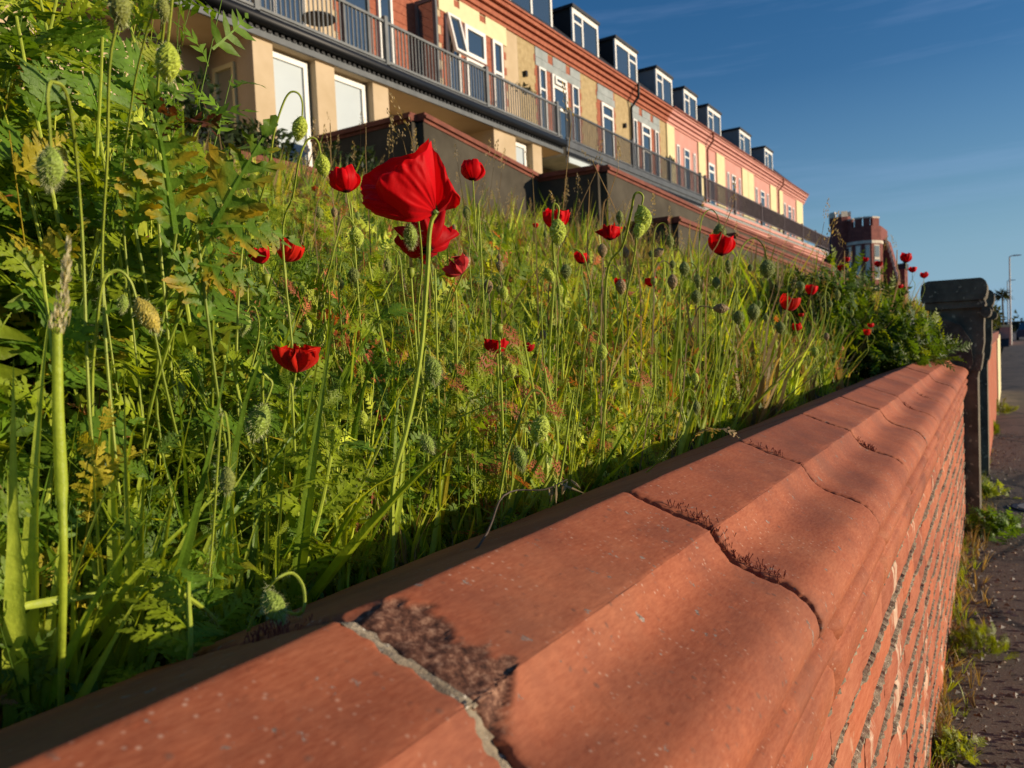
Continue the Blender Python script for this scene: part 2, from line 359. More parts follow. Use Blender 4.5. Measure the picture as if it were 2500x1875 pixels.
def stone(y0, y1, seed, chip=None, fine=.012, hi=False):
    PR, PN = (PRF, PNF) if chip or hi else (PRC, PNC)
    r = np.random.RandomState(seed)
    ny = max(8, int((y1-y0)/fine)); m = len(PR); en = np.array([0, .0007, .0022, .005, .010])
    ys = np.concatenate([y0+en, np.linspace(y0+.017, y1-.017, ny), y1-en[::-1]]); ny = len(ys)-1
    V = np.zeros((ny+1, m, 3)); CH = np.zeros((ny+1, m))
    s = np.arange(m)
    s = s*(len(PRC)/m)
    e0 = .0012*np.sin(s*.9+seed)+.0010*np.sin(s*2.3+seed*2)+r.uniform(-.0007, .0007, m)
    e1 = .0012*np.sin(s*.8+seed*3)+.0010*np.sin(s*1.9+seed)+r.uniform(-.0007, .0007, m)
    dz = r.uniform(-.0012, .0012); dx = r.uniform(-.0012, .0012); tilt = r.uniform(-.002, .002)
    for i in range(ny+1):
        d0 = (ys[i]-y0); d1 = (y1-ys[i]); d = min(d0, d1)
        inset = .0028*max(0, 1-d/.005)**1.5 + (.02 if i in (0, ny) else 0)
        q = PR-PN*inset
        if i in (0, ny): yy = (ys[1] if i == 0 else ys[-2])+np.zeros(m)
        else:
            yy = ys[i]+e0*max(0, 1-d0/.03)+e1*-max(0, 1-d1/.03)
        q = q-PN*(.0006*fbm(np.stack([s*.25, np.full(m, ys[i]*22)], -1), seed))[:, None]
        if chip:
            cmask = chip(PR[:, 0], yy)
            q = q-PN*(cmask*(.0008+.0075*np.clip(1-(yy-.309)/.045, 0, 1)+.0026*fbm(np.stack([PR[:, 0]*95, yy*80], -1), 5)+.0009*fbm(np.stack([PR[:, 0]*570, yy*520], -1), 9)+.0004*r.uniform(-1, 1, m)))[:, None]; CH[i] = cmask
        V[i, :, 0] = q[:, 0]+dx; V[i, :, 1] = yy; V[i, :, 2] = q[:, 1]+dz+tilt*(ys[i]-y0)
    V[0, :, 1] = V[1, :, 1]; V[-1, :, 1] = V[-2, :, 1]
    b = m; i = (np.arange(ny)[:, None]*b+np.arange(m-1)[None, :]).ravel()
    F = np.concatenate([np.stack([i, i+b+1, i+1], 1), np.stack([i, i+b, i+b+1], 1)])
    return tri_mesh('coping_stone', V.reshape(-1, 3), F, None, True, M_terra, CH.ravel())
JY = [-.92, -.51, -.10, .309, .696, 1.095, 1.512, 1.935, 2.325, 2.74, 3.13, 3.50, 3.90, 4.32, 4.76, 5.18]
GAP = {.309: .010, .696: .0092, 1.095: .0075, 1.512: .006}
def chip1(x, y):                              # broken corner on the far side of the first joint
    u = (x+.318)/(.104); w = np.interp(u, [0, .12, .35, .55, .7, .85, 1], [.020, .040, .046, .034, .040, .046, .012])+.003*np.sin(u*31)+.002*np.sin(u*57)
    w = w+.0022*np.sin(x*430+1)+.0016*np.sin(x*1013+y*90)+.0010*np.sin(x*2477)
    return np.clip((w-(y-.309))/.0035+.5, 0, 1)*np.clip((x+.322)/.004, 0, 1)*np.clip((-.212-x)/.004, 0, 1)
for i in range(len(JY)-1):
    g0 = GAP.get(JY[i], .0062); g1 = GAP.get(JY[i+1], .0062)
    me = stone(JY[i]+g0/2, JY[i+1]-g1/2, 10+i, chip1 if JY[i] == .309 else None, .0025 if JY[i] == .309 else (.012 if i < 7 else .02), i < 7)
    o = obj('coping_stone', me, wall)
    if JY[i] == .309: o['label'] = 'coping stone with a broken rough brown edge along its joint'
for i, yj in enumerate(JY[1:-1]):
    g = GAP.get(yj, .0062)+.004; m = len(PR); r = np.random.RandomState(50+i); V = []; rows = 5
    pale = yj == .309
    for k in range(rows):
        dep = (.0028 if pale and k < 3 else .0065)+r.uniform(-.0012, .0022, m)
        q = PR-PN*dep[:, None]; V.append(np.stack([q[:, 0], np.full(m, yj+(k/(rows-1)-.5)*g)+r.uniform(-.0006, .0006, m), q[:, 1]], 1))
    V = np.concatenate(V); ii = (np.arange(rows-1)[:, None]*m+np.arange(m-1)[None, :]).ravel()
    F = np.concatenate([np.stack([ii, ii+m+1, ii+1], 1), np.stack([ii, ii+m, ii+m+1], 1)])
    obj('coping_joint', tri_mesh('coping_joint', V, F, None, True, M_mortar if pale else M_mortar_dk), wall)
# string course
sp = resample([(-.165, -.2765), (-.150, -.2775), (-.147, -.286), (-.139, -.292), (-.1355, -.300), (-.1375, -.310), (-.144, -.316), (-.1445, -.326), (-.139, -.331),
               (-.1375, -.345), (-.140, -.362), (-.146, -.380), (-.151, -.393), (-.158, -.4005), (-.175, -.4005)], .006)
def strip(prof, y0, y1, ny, seed, mat, name, amp=.0007):
    m = len(prof); r = np.random.RandomState(seed); V = []
    for k in range(ny+1):
        t = k/ny; q = prof.copy(); ins = .012 if k in (0, ny) else 0
        q = q+np.array([-ins, 0]); yk = y0+(y1-y0)*(0.004 if k == 0 else .996 if k == ny else t)
        q[:, 0] += amp*fbm(np.stack([np.arange(m)*.3, np.full(m, yk*20)], -1), seed)
        e = r.uniform(-.0015, .0015, m) if k in (0, 1, ny-1, ny) else 0
        V.append(np.stack([q[:, 0], np.full(m, yk)+e, q[:, 1]], 1))
    V = np.concatenate(V); ii = (np.arange(ny)[:, None]*m+np.arange(m-1)[None, :]).ravel()
    F = np.concatenate([np.stack([ii, ii+m+1, ii+1], 1), np.stack([ii, ii+m, ii+m+1], 1)])
    return tri_mesh(name, V, F, None, True, mat)
y = .81-.8
k = 0
while y < 5.1:
    obj('string_course_stone', strip(sp, y+.002, min(y+.398, 5.17), 24, 80+k, M_terra, 'string_course_stone'), wall); y += .4; k += 1
# core, bricks, mortar
XB = -.157
cb = MB(); cb.box(-.47, XB-.010, -.9, 5.17, GZ-.2, -.30); cb.box(-.488, -.18, -.9, 5.17, -.30, -.235)
cb.build('wall_core', M_mortar_dk, wall)
def brick_mesh(seed, L=.2165, H=.0632):
    r = np.random.RandomState(seed); ny, nzv = 8, 4; V = []; D = .10
    for j in range(nzv+1):
        for i in range(ny+1):
            u, v = i/ny, j/nzv; ed = min(i, ny-i, j, nzv-j)
            xx = (-.0035-r.uniform(0, .003) if ed == 0 else 0)+r.uniform(-.0006, .0006)
            V.append((xx, u*L-L/2+(r.uniform(-.0015, .0015) if ed == 0 else 0), v*H-H/2+(r.uniform(-.0015, .0015) if ed == 0 else 0)))
    n0 = len(V); F = []
    for j in range(nzv):
        for i in range(ny):
            a = j*(ny+1)+i; F += [(a, a+1, a+ny+2), (a, a+ny+2, a+ny+1)]
    ring = [i for i in range(ny+1)]+[(j+1)*(ny+1)-1 for j in range(1, nzv+1)]+[nzv*(ny+1)+i for i in range(ny-1, -1, -1)]+[j*(ny+1) for j in range(nzv-1, 0, -1)]
    for q in ring: V.append((-D*.3, V[q][1], V[q][2]))
    R_ = len(ring)
    for k in range(R_):
        k2 = (k+1) % R_; F += [(ring[k], n0+k, n0+k2), (ring[k], n0+k2, ring[k2])]
    return tri_mesh('brick', np.array(V), np.array(F), None, False, M_brick)
BM = [brick_mesh(s) for s in range(6)]
for row in range(10):
    zc = -.4095-.033-.0745*row; off = .1125*(row % 2)
    yy = .335+off-.225*(1 if row < 3 else 2)
    while yy < 5.08:
        o = obj('brick', BM[rnd.randrange(6)], wall, (XB+rnd.uniform(-.0018, .0018), yy, zc)); o.rotation_euler = (rnd.uniform(-.006, .006), 0, rnd.uniform(-.008, .008)); yy += .225
mb = MB()
for row in range(11):
    z = -.405-.0745*row; n = 620; ys = np.linspace(-.3, 5.15, n); r = np.random.RandomState(200+row)
    up = z+.0058+r.uniform(-.0026, .0030, n)+.0015*np.sin(ys*40+row); dn = z-.0056+r.uniform(-.003, .0026, n)
    face = XB+.0012+r.uniform(-.0025, .0022, n)-.005*(np.sin(ys*9+row*2)*np.sin(ys*3.3+row) > .45)
    V = np.concatenate([np.stack([np.full(n, XB-.011), ys, up], 1), np.stack([face, ys, z+.002+r.uniform(-.002, .002, n)], 1), np.stack([face+r.uniform(-.002, .001, n), ys, z-.002+r.uniform(-.002, .001, n)], 1), np.stack([np.full(n, XB-.011), ys, dn], 1)])
    i = np.arange(n-1); F = []
    for a in range(3): F.append(np.stack([a*n+i, a*n+i+n, a*n+i+1], 1)); F.append(np.stack([a*n+i+1, a*n+i+n, a*n+i+n+1], 1))
    mb.add(V, np.concatenate(F))
tag(mb.build('mortar_bed', M_mortar, wall), kind='stuff')

# moss stalks in the joints
def moss(name, label, yj, x0, x1, n, spread=.02):
    t = MB(); r = np.random.RandomState(int(yj*1000)+n); cx = (x0+x1)/2; cz = np.interp(cx, PR[:, 0], PR[:, 1])
    for i in range(n):
        x = r.uniform(x0, x1); z = np.interp(x, PR[:, 0], PR[:, 1])-.003; y = yj+abs(r.normal(0, spread*.5)); h = r.uniform(.004, .010)
        lean = r.uniform(-.5, .5, 2)
        p = np.array([[x, y, z], [x+lean[0]*h*.4, y+lean[1]*h*.4, z+h*.6], [x+lean[0]*h, y+lean[1]*h, z+h*1.0]])-np.array([cx, yj, cz])
        t.tube(p, [.0004, .0003, .00045], 3)
        t.add(p[2]+np.array([[0, 0, .0013], [.0006, 0, 0], [-.0003, .0005, 0], [-.0003, -.0005, 0], [0, 0, -.001]]), [(0, 1, 2), (0, 2, 3), (0, 3, 1), (4, 2, 1), (4, 3, 2), (4, 1, 3)])
    o = t.build(name, M_moss); a = WALL_ROT
    o.location = (cx*math.cos(a)-yj*math.sin(a), cx*math.sin(a)+yj*math.cos(a), cz); tag(o, label, 'moss')
moss('moss_tuft', 'dark red moss stalks along the wide joint beside the smooth second coping stone', .700, -.245, -.165, 90)
moss('moss_tuft', 'small dark red moss tuft high on the flat of the coping, just before the cove', .703, -.275, -.24, 26)
moss('moss_tuft', 'fan of red moss stalks standing in the cove at the fourth joint', 1.515, -.215, -.185, 60, .012)
moss('moss_tuft', 'faint sprinkle of red moss on the third coping stone near the ridge', 1.10, -.30, -.25, 26, .02)
moss('moss_tuft', 'orange brown moss tuft in shade on the garden side of the chipped joint', .312, -.41, -.35, 46, .008)
moss('moss_tuft', 'tiny red moss tuft on a far coping joint towards the pier', 2.327, -.215, -.19, 30, .01)
moss('moss_tuft', 'red moss in the farthest visible cove joint before the plants', 2.743, -.21, -.18, 22, .01)

# ------------------------------------------------------------------ gate piers and beyond
def pier(x1, y0, label):
    t = thing('gate_pier', label, 'gate pier', (x1, y0, GZ)); D = .34
    # outline in X (0 = street edge of the shaft), Z above pavement, front face towards -Y
    def lo(pts, name, ya=0, yb=D, mat=M_stone, bev=.0):
        b = MB(); b.prism([(p[0], p[1]) for p in pts], 1, ya, yb); return b.build(name, mat, t)
    lo([(-.36, -.02), (.0, -.02), (.0, .86), (.012, .93), (.024, 1.0), (.034, 1.06), (.034, 1.16), (.040, 1.27), (-.24, 1.27), (-.24, .9), (-.36, .8)], 'shaft')
    lo([(-.30, .90), (.016, .90), (.028, .985), (.028, 1.0), (-.30, 1.0)], 'moulding', -.012, D+.012)
    lo([(-.262, 1.268), (.040, 1.268), (.046, 1.29), (.040, 1.31), (-.262, 1.31)], 'neck_moulding', -.022, D+.022)
    cap = [(-.275, 1.312), (.036, 1.312), (.048, 1.33), (.054, 1.36), (.055, 1.395), (.048, 1.418), (.034, 1.432), (.022, 1.437), (-.24, 1.437), (-.262, 1.43), (-.276, 1.41), (-.282, 1.37), (-.28, 1.33)]
    lo(cap, 'cap_stone', -.035, D+.035)
    v = MB(); th = np.linspace(0, 2*math.pi, 20, endpoint=False); v.prism([(.046+.026*math.cos(a), 1.24+.032*math.sin(a)) for a in th], 1, -.028, D+.028); v.build('volute', M_stone, t, False)
    v = MB(); v.prism([(.046+.012*math.cos(a), 1.24+.015*math.sin(a)) for a in th], 1, -.034, -.026); v.build('volute_eye', M_stone, t)
    pts = [(-.12, 0.86), (-.34, .86), (-.34, 1.20), (-.24, 1.18), (-.17, 1.10), (-.13, 1.0)]
    b = MB(); b.prism([(-.05, .88), (-.02, .95), (-.03, 1.08), (-.08, 1.17), (-.16, 1.21), (-.235, 1.23), (-.235, .88)], 1, -.04, .0); b.build('scroll_bracket', M_stone, t)
    return t
pier(-.160, 5.20, 'nearer dark weathered stone gate pier with rounded cap and scroll, where the brick wall ends')
pier(-.150, 6.96, 'farther slim gate pier mostly hidden behind the first, pale sunlit street edge')
fw = thing('far_wall', 'orange brick street wall continuing beyond the second gate pier with a cream painted end', 'wall', (-.16, 7.35, GZ))
b = MB(); b.box(-.25, 0, 0, 5.5, -.1, 1.0); b.build('wall_face', M_brick, fw)
b = MB(); b.box(-.28, .03, 0, 5.5, 1.0, 1.09); b.build('coping', M_redcope, fw)
b = MB(); b.box(-.25, .015, 5.5, 9.0, -.1, 1.02); b.build('painted_end', M_ybl, fw)
pw = thing('pink_wall', 'low pink painted wall with cream coping beyond the hedge by the street lamp', 'wall', (-.52, 56, GZ))
b = MB(); b.box(0, .50, 0, .3, -.1, 1.12); b.box(.2, .5, .3, 14, -.1, 1.12); b.build('wall_face', M_pink, pw)
b = MB(); b.box(-.03, .53, -.04, .34, 1.12, 1.27); b.box(.17, .53, .34, 14, 1.12, 1.27); b.build('coping', M_ybl, pw)
bx = thing('storage_box', 'small dark blue box standing at the foot of the pink wall', 'box', (-.42, 52, GZ))
b = MB(); b.box(-.05, .36, 0, .4, 0, .42); b.build('box_body', M_blue, bx); b = MB(); b.box(-.07, .38, -.02, .42, .42, .47); b.build('lid', M_black, bx)
def lamp(x, y, h, label):
    t = thing('street_lamp', label, 'street lamp', (x, y, GZ))
    m = MB(); m.tube([(0, 0, 0), (0, 0, 1.2), (0, 0, 1.25), (0, 0, h)], [.075, .075, .05, .038], 8); m.build('pole', M_lamp, t, True)
    m = MB(); m.tube([(0, 0, h), (.1, 0, h+.05), (.25, 0, h+.06)], [.035, .03, .03], 6); m.build('arm', M_lamp, t, True)
    m = MB(); m.hexa([(.2, -.09, h+.02), (.62, -.07, h+.03), (.62, .07, h+.03), (.2, .09, h+.02), (.2, -.07, h+.10), (.58, -.05, h+.08), (.58, .05, h+.08), (.2, .07, h+.10)]); m.build('lamp_head', M_lamp, t)
lamp(.05, 57, 5.45, 'nearer tall grey street lamp with flat head against the sky')
lamp(-.12, 84, 5.3, 'farther and shorter looking street lamp behind the first')

# ------------------------------------------------------------------ terrace
DR, DF = 11.0, 12.35
XR, XF = -DR, -DF
def fy(r): return r*DF
def mbx(name, mat, parent, *boxes):
    b = MB()
    for q in boxes: b.box(*q)
    return b.build(name, mat, parent)
def window(h, y0, y1, z0, z1, x=XF+.05, mull=(), trans=(), frame=.07, name='window', blind=None, fmat=None, proud=.03):
    f = MB(); fm = fmat or M_white; xo = x+proud
    f.box(x-.06, xo, y0, y0+frame, z0, z1); f.box(x-.06, xo, y1-frame, y1, z0, z1)
    f.box(x-.06, xo, y0+frame, y1-frame, z1-frame, z1); f.box(x-.06, xo, y0+frame, y1-frame, z0, z0+frame)
    for q in mull: f.box(x-.05, xo-.006, q-frame*.45, q+frame*.45, z0+frame, z1-frame)
    for q in trans: f.box(x-.048, xo-.009, y0+frame, y1-frame, q-frame*.45, q+frame*.45)
    w = f.build(name, fm, h)
    mbx('pane', blind or M_glass, w, (x-.03, x-.012, y0+frame*.5, y1-frame*.5, z0+frame*.5, z1-frame*.5)); return w
def cornice(h, y0, y1, mat, name='cornice'):
    b = MB(); z0 = .763*DF
    for i, (dx, za, zb) in enumerate([(.05, 0, .10), (.12, .10, .22), (.10, .22, .27), (.20, .27, .38), (.18, .38, .42), (.30, .42, .54), (.36, .54, .60)]):
        b.box(XF-.1, XF+dx, y0, y1, z0+za, z0+zb)
    return b.build(name, mat, h)
def roof(h, y0, y1):
    b = MB(); z0 = 10.02
    b.hexa([(XF+.30, y0, z0), (XF+.30, y1, z0), (XF-6, y1, z0), (XF-6, y0, z0), (XF+.30, y0, z0+.06), (XF+.30, y1, z0+.06), (XF-4.4, y1, z0+4.6), (XF-4.4, y0, z0+4.6)])
    b.build('roof', M_slate, h)
def dormer(h, y0, y1, cheek, split=.5, order=0):
    z0, z1, x = 10.35, 11.72, XF-.12
    b = MB(); b.box(x-3.2, x-.07, y0+.03, y1-.03, z0-.2, z1-.09); d = b.build('dormer', cheek, h)
    b = MB(); b.box(x-3.25, x+.06, y0-.05, y1+.05, z1-.085, z1+.02); b.build('dormer_roof', M_slate, d)
    b = MB(); w = .11
    ym = y0+(y1-y0)*split; a, c = (y0, ym) if not order else (ym, y1)
    b.box(x-.07, x, y0, y0+w, z0-.2, z1-.09); b.box(x-.07, x, y1-w, y1, z0-.2, z1-.09); b.box(x-.07, x, y0+w, y1-w, z1-.26, z1-.09); b.box(x-.07, x, y0+w, y1-w, z0-.2, z0)
    b.box(x-.07, x-.004, ym-.05, ym+.05, z0, z1-.26); b.box(x-.07, x-.008, a+w*.5, c-w*.5, z1-.55, z1-.48)
    b.build('dormer_window_frame', M_white, d)
    mbx('pane', M_glass, d, (x-.05, x-.03, y0+.05, y1-.05, z0-.1, z1-.2))
def quoins(h, y0, y1, z0, z1, mat=M_fbrick, tooth=.11):
    z = z0; k = 0; b = MB()
    while z < z1-.05:
        t = tooth if k % 2 else 0
        b.box(XF-.05, XF+.012, y0-t, y1+t, z, min(z+.215, z1)); z += .225; k += 1
    # mortar-coloured gaps are left by the 1 cm joints between the toothed courses
    b.build('brick_surround', mat, h)
ZD, ZC = 6.02, .763*DF
# --- cream house
A = thing('terraced_house', 'nearest cream rendered house with red brick window surrounds, square pillars and big blinds', 'house', (XF, 0, 3.4)); A.location = (0, 0, 0)
y1 = fy(1.63)
mbx('wall', M_cream, A, (XF-6, XF, 3.0, y1, 2.4, ZC+.4))
cornice(A, 3.0, y1, M_cornice); roof(A, 3.0, y1)
quoins(A, fy(1.325), fy(1.567), ZD, ZC+.0)
b = MB(); zl = .720*DF
b.box(XF-.02, XF+.035, fy(1.318), fy(1.578), zl, zl+.30)
for a, c in ((1.318, 1.372), (1.392, 1.468), (1.492, 1.578)): b.box(XF-.02, XF+.033, fy(a), fy(c), zl+.30, ZC-.0)
b.build('lintel_panel', M_ybl, A)
w = window(A, fy(1.339), fy(1.383), .632*DF, zl-.02, x=XF+.09); w['label'] = 'casement standing open'
w.location = (0, 0, 0); ctr = Vector((XF+.05, fy(1.339), zl))
w.matrix_world = Matrix.Translation(ctr) @ Matrix.Rotation(math.radians(-13), 4, 'Y') @ Matrix.Translation(-ctr)
window(A, fy(1.339), fy(1.383), ZD, .715*DF, x=XF+.055)
window(A, fy(1.405), fy(1.484), .65*DF, zl-.02, x=XF+.05, frame=.11); window(A, fy(1.405), fy(1.484), ZD, .645*DF, x=XF+.055)
window(A, fy(1.513), fy(1.555), ZD, zl-.02, x=XF+.05, trans=(.645*DF,), frame=.09)
# door group at the left
quoins(A, fy(1.02), fy(1.255), ZD, ZC+.0)
window(A, fy(1.03), fy(1.10), ZD, .74*DF, x=XF+.05, name='balcony_door', trans=(.70*DF,), fmat=M_greyp)
window(A, fy(1.125), fy(1.165), ZD, .72*DF, x=XF+.05, trans=(.69*DF,))
dl = MB(); yd = fy(1.235)
dl.box(XF+.05, XF+.13, yd, yd+.07, ZD, .705*DF); dl.box(XF+.60, XF+.70, yd, yd+.07, ZD, .705*DF); dl.box(XF+.13, XF+.60, yd, yd+.07, .705*DF-.10, .705*DF); dl.box(XF+.13, XF+.60, yd, yd+.07, ZD, ZD+.2)
d_ = dl.build('open_door', M_greyp, A); d_['label'] = 'grey glazed door leaf standing open'
mbx('pane', M_glass, d_, (XF+.12, XF+.61, yd+.03, yd+.045, ZD+.15, .705*DF-.08))
window(A, fy(.81), fy(.94), ZD+.4, .72*DF, x=XF+.05, mull=(fy(.875),), trans=(.69*DF,))
# ground floor bays with pillars
ZS = 5.68
def pillar(h, ya, yb): return mbx('pillar', M_cream, h, (-11.5, -11.06, ya, yb, 2.2, ZS))
for a, c in ((.826, .866), (.958, 1.002), (1.100, 1.143)): pillar(A, a*11.1, c*11.1)
mbx('bay_side', M_cream, A, (XF, -11.5, .826*11.1+.04, .826*11.1+.22, 2.2, 4.0), (XF, -11.5, .826*11.1+.04, .826*11.1+.22, 5.36, ZS), (XF, -12.2, .826*11.1+.04, .826*11.1+.22, 4.0, 5.36), (-11.6, -11.5, .826*11.1+.04, .826*11.1+.22, 4.0, 5.36))
ys_ = .826*11.1
b = MB(); b.box(-12.2, -12.12, ys_-.01, ys_+.10, 4.0, 5.36); b.box(-11.66, -11.60, ys_-.01, ys_+.10, 4.0, 5.36); b.box(-12.12, -11.66, ys_-.01, ys_+.10, 5.28, 5.36); b.box(-12.25, -11.55, ys_-.09, ys_+.10, 3.93, 4.02)
wf = b.build('window', M_ybl, A); mbx('pane', plain('drab_blind', (.26, .245, .18), .7), wf, (-12.12, -11.66, ys_+.05, ys_+.07, 4.02, 5.28))
for a, c in ((.866, .958), (1.002, 1.100)):
    window(A, a*11.1+.01, c*11.1-.06, 3.3, ZS-.06, x=-11.25, frame=.10, blind=M_blind)
mbx('under_window_wall', M_cream, A, (-11.5, -11.30, .866*11.1, 1.1*11.1, 2.2, 3.29))
b = MB(); b.tube([(XF+.08, fy(.657), 2.2), (XF+.08, fy(.657), ZS)], .05, 8); b.build('drainpipe', M_cheek, A, True)
for a, c in ((1.60*.94, 1.597), (1.676, 1.720)): pillar(A, a*11.1+.0, c*11.1)
window(A, 1.602*11.1, 1.668*11.1, 3.3, ZS-.06, x=-11.25, frame=.10, blind=M_blind)
b = MB(); b.box(XF, -11.5, 16.72, 16.92, 2.2, 4.1); b.box(XF, -11.5, 16.72, 16.92, 5.45, ZS); b.box(XF, -12.25, 16.72, 16.92, 4.1, 5.45); b.box(-11.6, -11.5, 16.72, 16.92, 4.1, 5.45); b.build('bay_side', M_cream, A)
b = MB(); b.box(-12.24, -11.61, 16.78, 16.80, 4.1, 5.45); b.build('pane', M_glass, A)
dormer(A, fy(1.70)-1.0, fy(1.831), M_cheekb)
# --- pebbledash house
Bh = thing('terraced_house', 'middle pebbledashed house with grey lintels, red brick surrounds and dark dormers', 'house')
y0, y1 = fy(1.63), fy(2.60)
mbx('wall', M_pebble, Bh, (XF-6, XF+.003, y0, y1, ZD-3.4, ZC+.4))
cornice(Bh, y0, y1, M_cornice); roof(Bh, y0, y1)
for a, c, k in ((1.712, 1.955, 3), (2.058, 2.178, 1), (2.300, 2.535, 3)):
    quoins(Bh, fy(a), fy(c), ZD, ZC-.002, tooth=.07)
    b = MB(); b.box(XF, XF+.03, fy(a), fy(c), .716*DF, .716*DF+.26)
    if k == 3:
        w_ = c-a
        for p, q in ((0, .26), (.37, .66), (.76, 1)): b.box(XF, XF+.028, fy(a+w_*p), fy(a+w_*q), .716*DF+.27, ZC-.02)
    else: b.box(XF, XF+.028, fy(a+.005), fy(c-.01), .716*DF+.27, ZC-.02)
    b.build('grey_lintel', M_greyl, Bh)
z1 = .714*DF
window(Bh, fy(1.722), fy(1.757), ZD, z1, trans=(.66*DF,), frame=.06); window(Bh, fy(1.898), fy(1.937), ZD, z1, trans=(.66*DF,), frame=.06)
window(Bh, fy(1.789), fy(1.869), ZD, z1, trans=(.684*DF, .63*DF), frame=.10)
tw = window(Bh, fy(1.80), fy(1.86), .69*DF, z1-.04, x=XF+.10, frame=.08); tw['label'] = 'tilted open top light'
window(Bh, fy(2.080), fy(2.158), ZD, z1-.03, trans=(.675*DF,), frame=.10)
window(Bh, fy(2.305), fy(2.335), ZD, z1, frame=.06); window(Bh, fy(2.372), fy(2.446), ZD, z1, trans=(.684*DF, .63*DF), frame=.10); window(Bh, fy(2.485), fy(2.515), ZD, z1, frame=.06)
b = MB(); b.tube([(XF+.42, fy(2.29), 10.0), (XF+.40, fy(2.29), ZC+.1), (XF+.08, fy(2.29), ZC-.25), (XF+.08, fy(2.29), ZD)], .055, 8); b.build('drainpipe', M_black, Bh, True)
for q in (1.655, 2.24): mbx('wall_light', M_black, Bh, (XF, XF+.12, fy(q)-.05, fy(q)+.05, .67*DF, .67*DF+.16))
dormer(Bh, fy(1.945), fy(2.106), M_cheekb, .38); dormer(Bh, fy(2.222), fy(2.388), M_cheekb, .62, 1)
# --- pink houses
def pink(y0r, y1r, label, cream, wins, doors, dorm, pipes, first):
    h = thing('terraced_house', label, 'house'); y0, y1 = fy(y0r), fy(y1r)
    mbx('wall', M_pink, h, (XF-6, XF, y0, y1, ZD-3.4, ZC+.4)); roof(h, y0, y1)
    cornice(h, y0, y1+(.3 if not first else 0), M_pink)
    b = MB()
    b.box(XF+.36, XF+.42, y0, y1+.2, ZC+.60, ZC+.67); b.build('gutter', M_redcope, h)
    for a, c in cream: mbx('pilaster', M_ycream, h, (XF-.02, XF+.06, fy(a), fy(c), ZD, ZC-.004))
    for a, c in wins: window(h, fy(a), fy(c), ZD, .710*DF, x=XF+.035, frame=.07, trans=((.68*DF,) if c-a > .05 else ()), fmat=M_white, proud=.01)
    for a, c in doors: window(h, fy(a), fy(c), ZD, .707*DF, x=XF+.035, trans=(.675*DF,), frame=.12, name='balcony_door', proud=.01)
    for a, c in dorm: dormer(h, fy(a), fy(c), M_cheek, .40)
    for q in pipes:
        b = MB(); b.tube([(XF+.42, fy(q), ZC+.6), (XF+.40, fy(q), ZC+.2), (XF+.10, fy(q), ZC-.15), (XF+.10, fy(q), ZD)], .05, 8); b.build('drainpipe', M_redcope, h, True)
    return h
PA = pink(2.60, 3.59, 'nearer pink painted house with cream pilasters and grey dormers', [(2.597, 2.668), (2.921, 3.0), (3.141, 3.245), (3.50, 3.588)],
     [(2.694, 2.722), (2.767, 2.825), (2.868, 2.89), (3.284, 3.312), (3.345, 3.402), (3.45, 3.475)], [(3.039, 3.115)], [(2.549, 2.70), (2.82, 2.96), (3.09, 3.255)], (3.015,), True)
PB = pink(3.59, 4.72, 'farthest pink painted house at the end of the terrace with cream pilasters', [(3.592, 3.685), (3.982, 4.10), (4.158, 4.235), (4.542, 4.70)],
     [(3.717, 3.75), (3.803, 3.874), (3.92, 3.95), (4.26, 4.30), (4.355, 4.42), (4.46, 4.49)], [], [(3.526, 3.70), (3.95, 4.10)], (4.13,), False)
# lower storey of the pink end
for h, a, c in ((PA, 2.95, 3.59), (PB, 3.591, 5.4)):
    mbx('lower_wall', M_pink, h, (XF+.0, XR-.25, a*DR, c*DR, 1.5, ZS-.0))
    mbx('lower_cornice', M_pink, h, (XR-.25, XR-.05, a*DR, c*DR, 5.62, 5.78), (XR-.25, XR-.12, a*DR, c*DR, 5.50, 5.62), (XR-.25, XR+.03, a*DR, c*DR, 5.78, 5.92))
window(PA, 3.41*10.8, 3.57*10.8, 4.3, 5.15, x=XR-.25, mull=(3.5*10.8,))
window(PB, 3.80*10.8, 3.98*10.8, 4.1, 5.1, x=XR-.25, mull=(3.9*10.8,), fmat=M_cornice)
mbx('porch_roof', M_redcope, PB, (XR-.25, XR+.9, 3.66*DR, 4.10*DR, 4.95, 5.08))
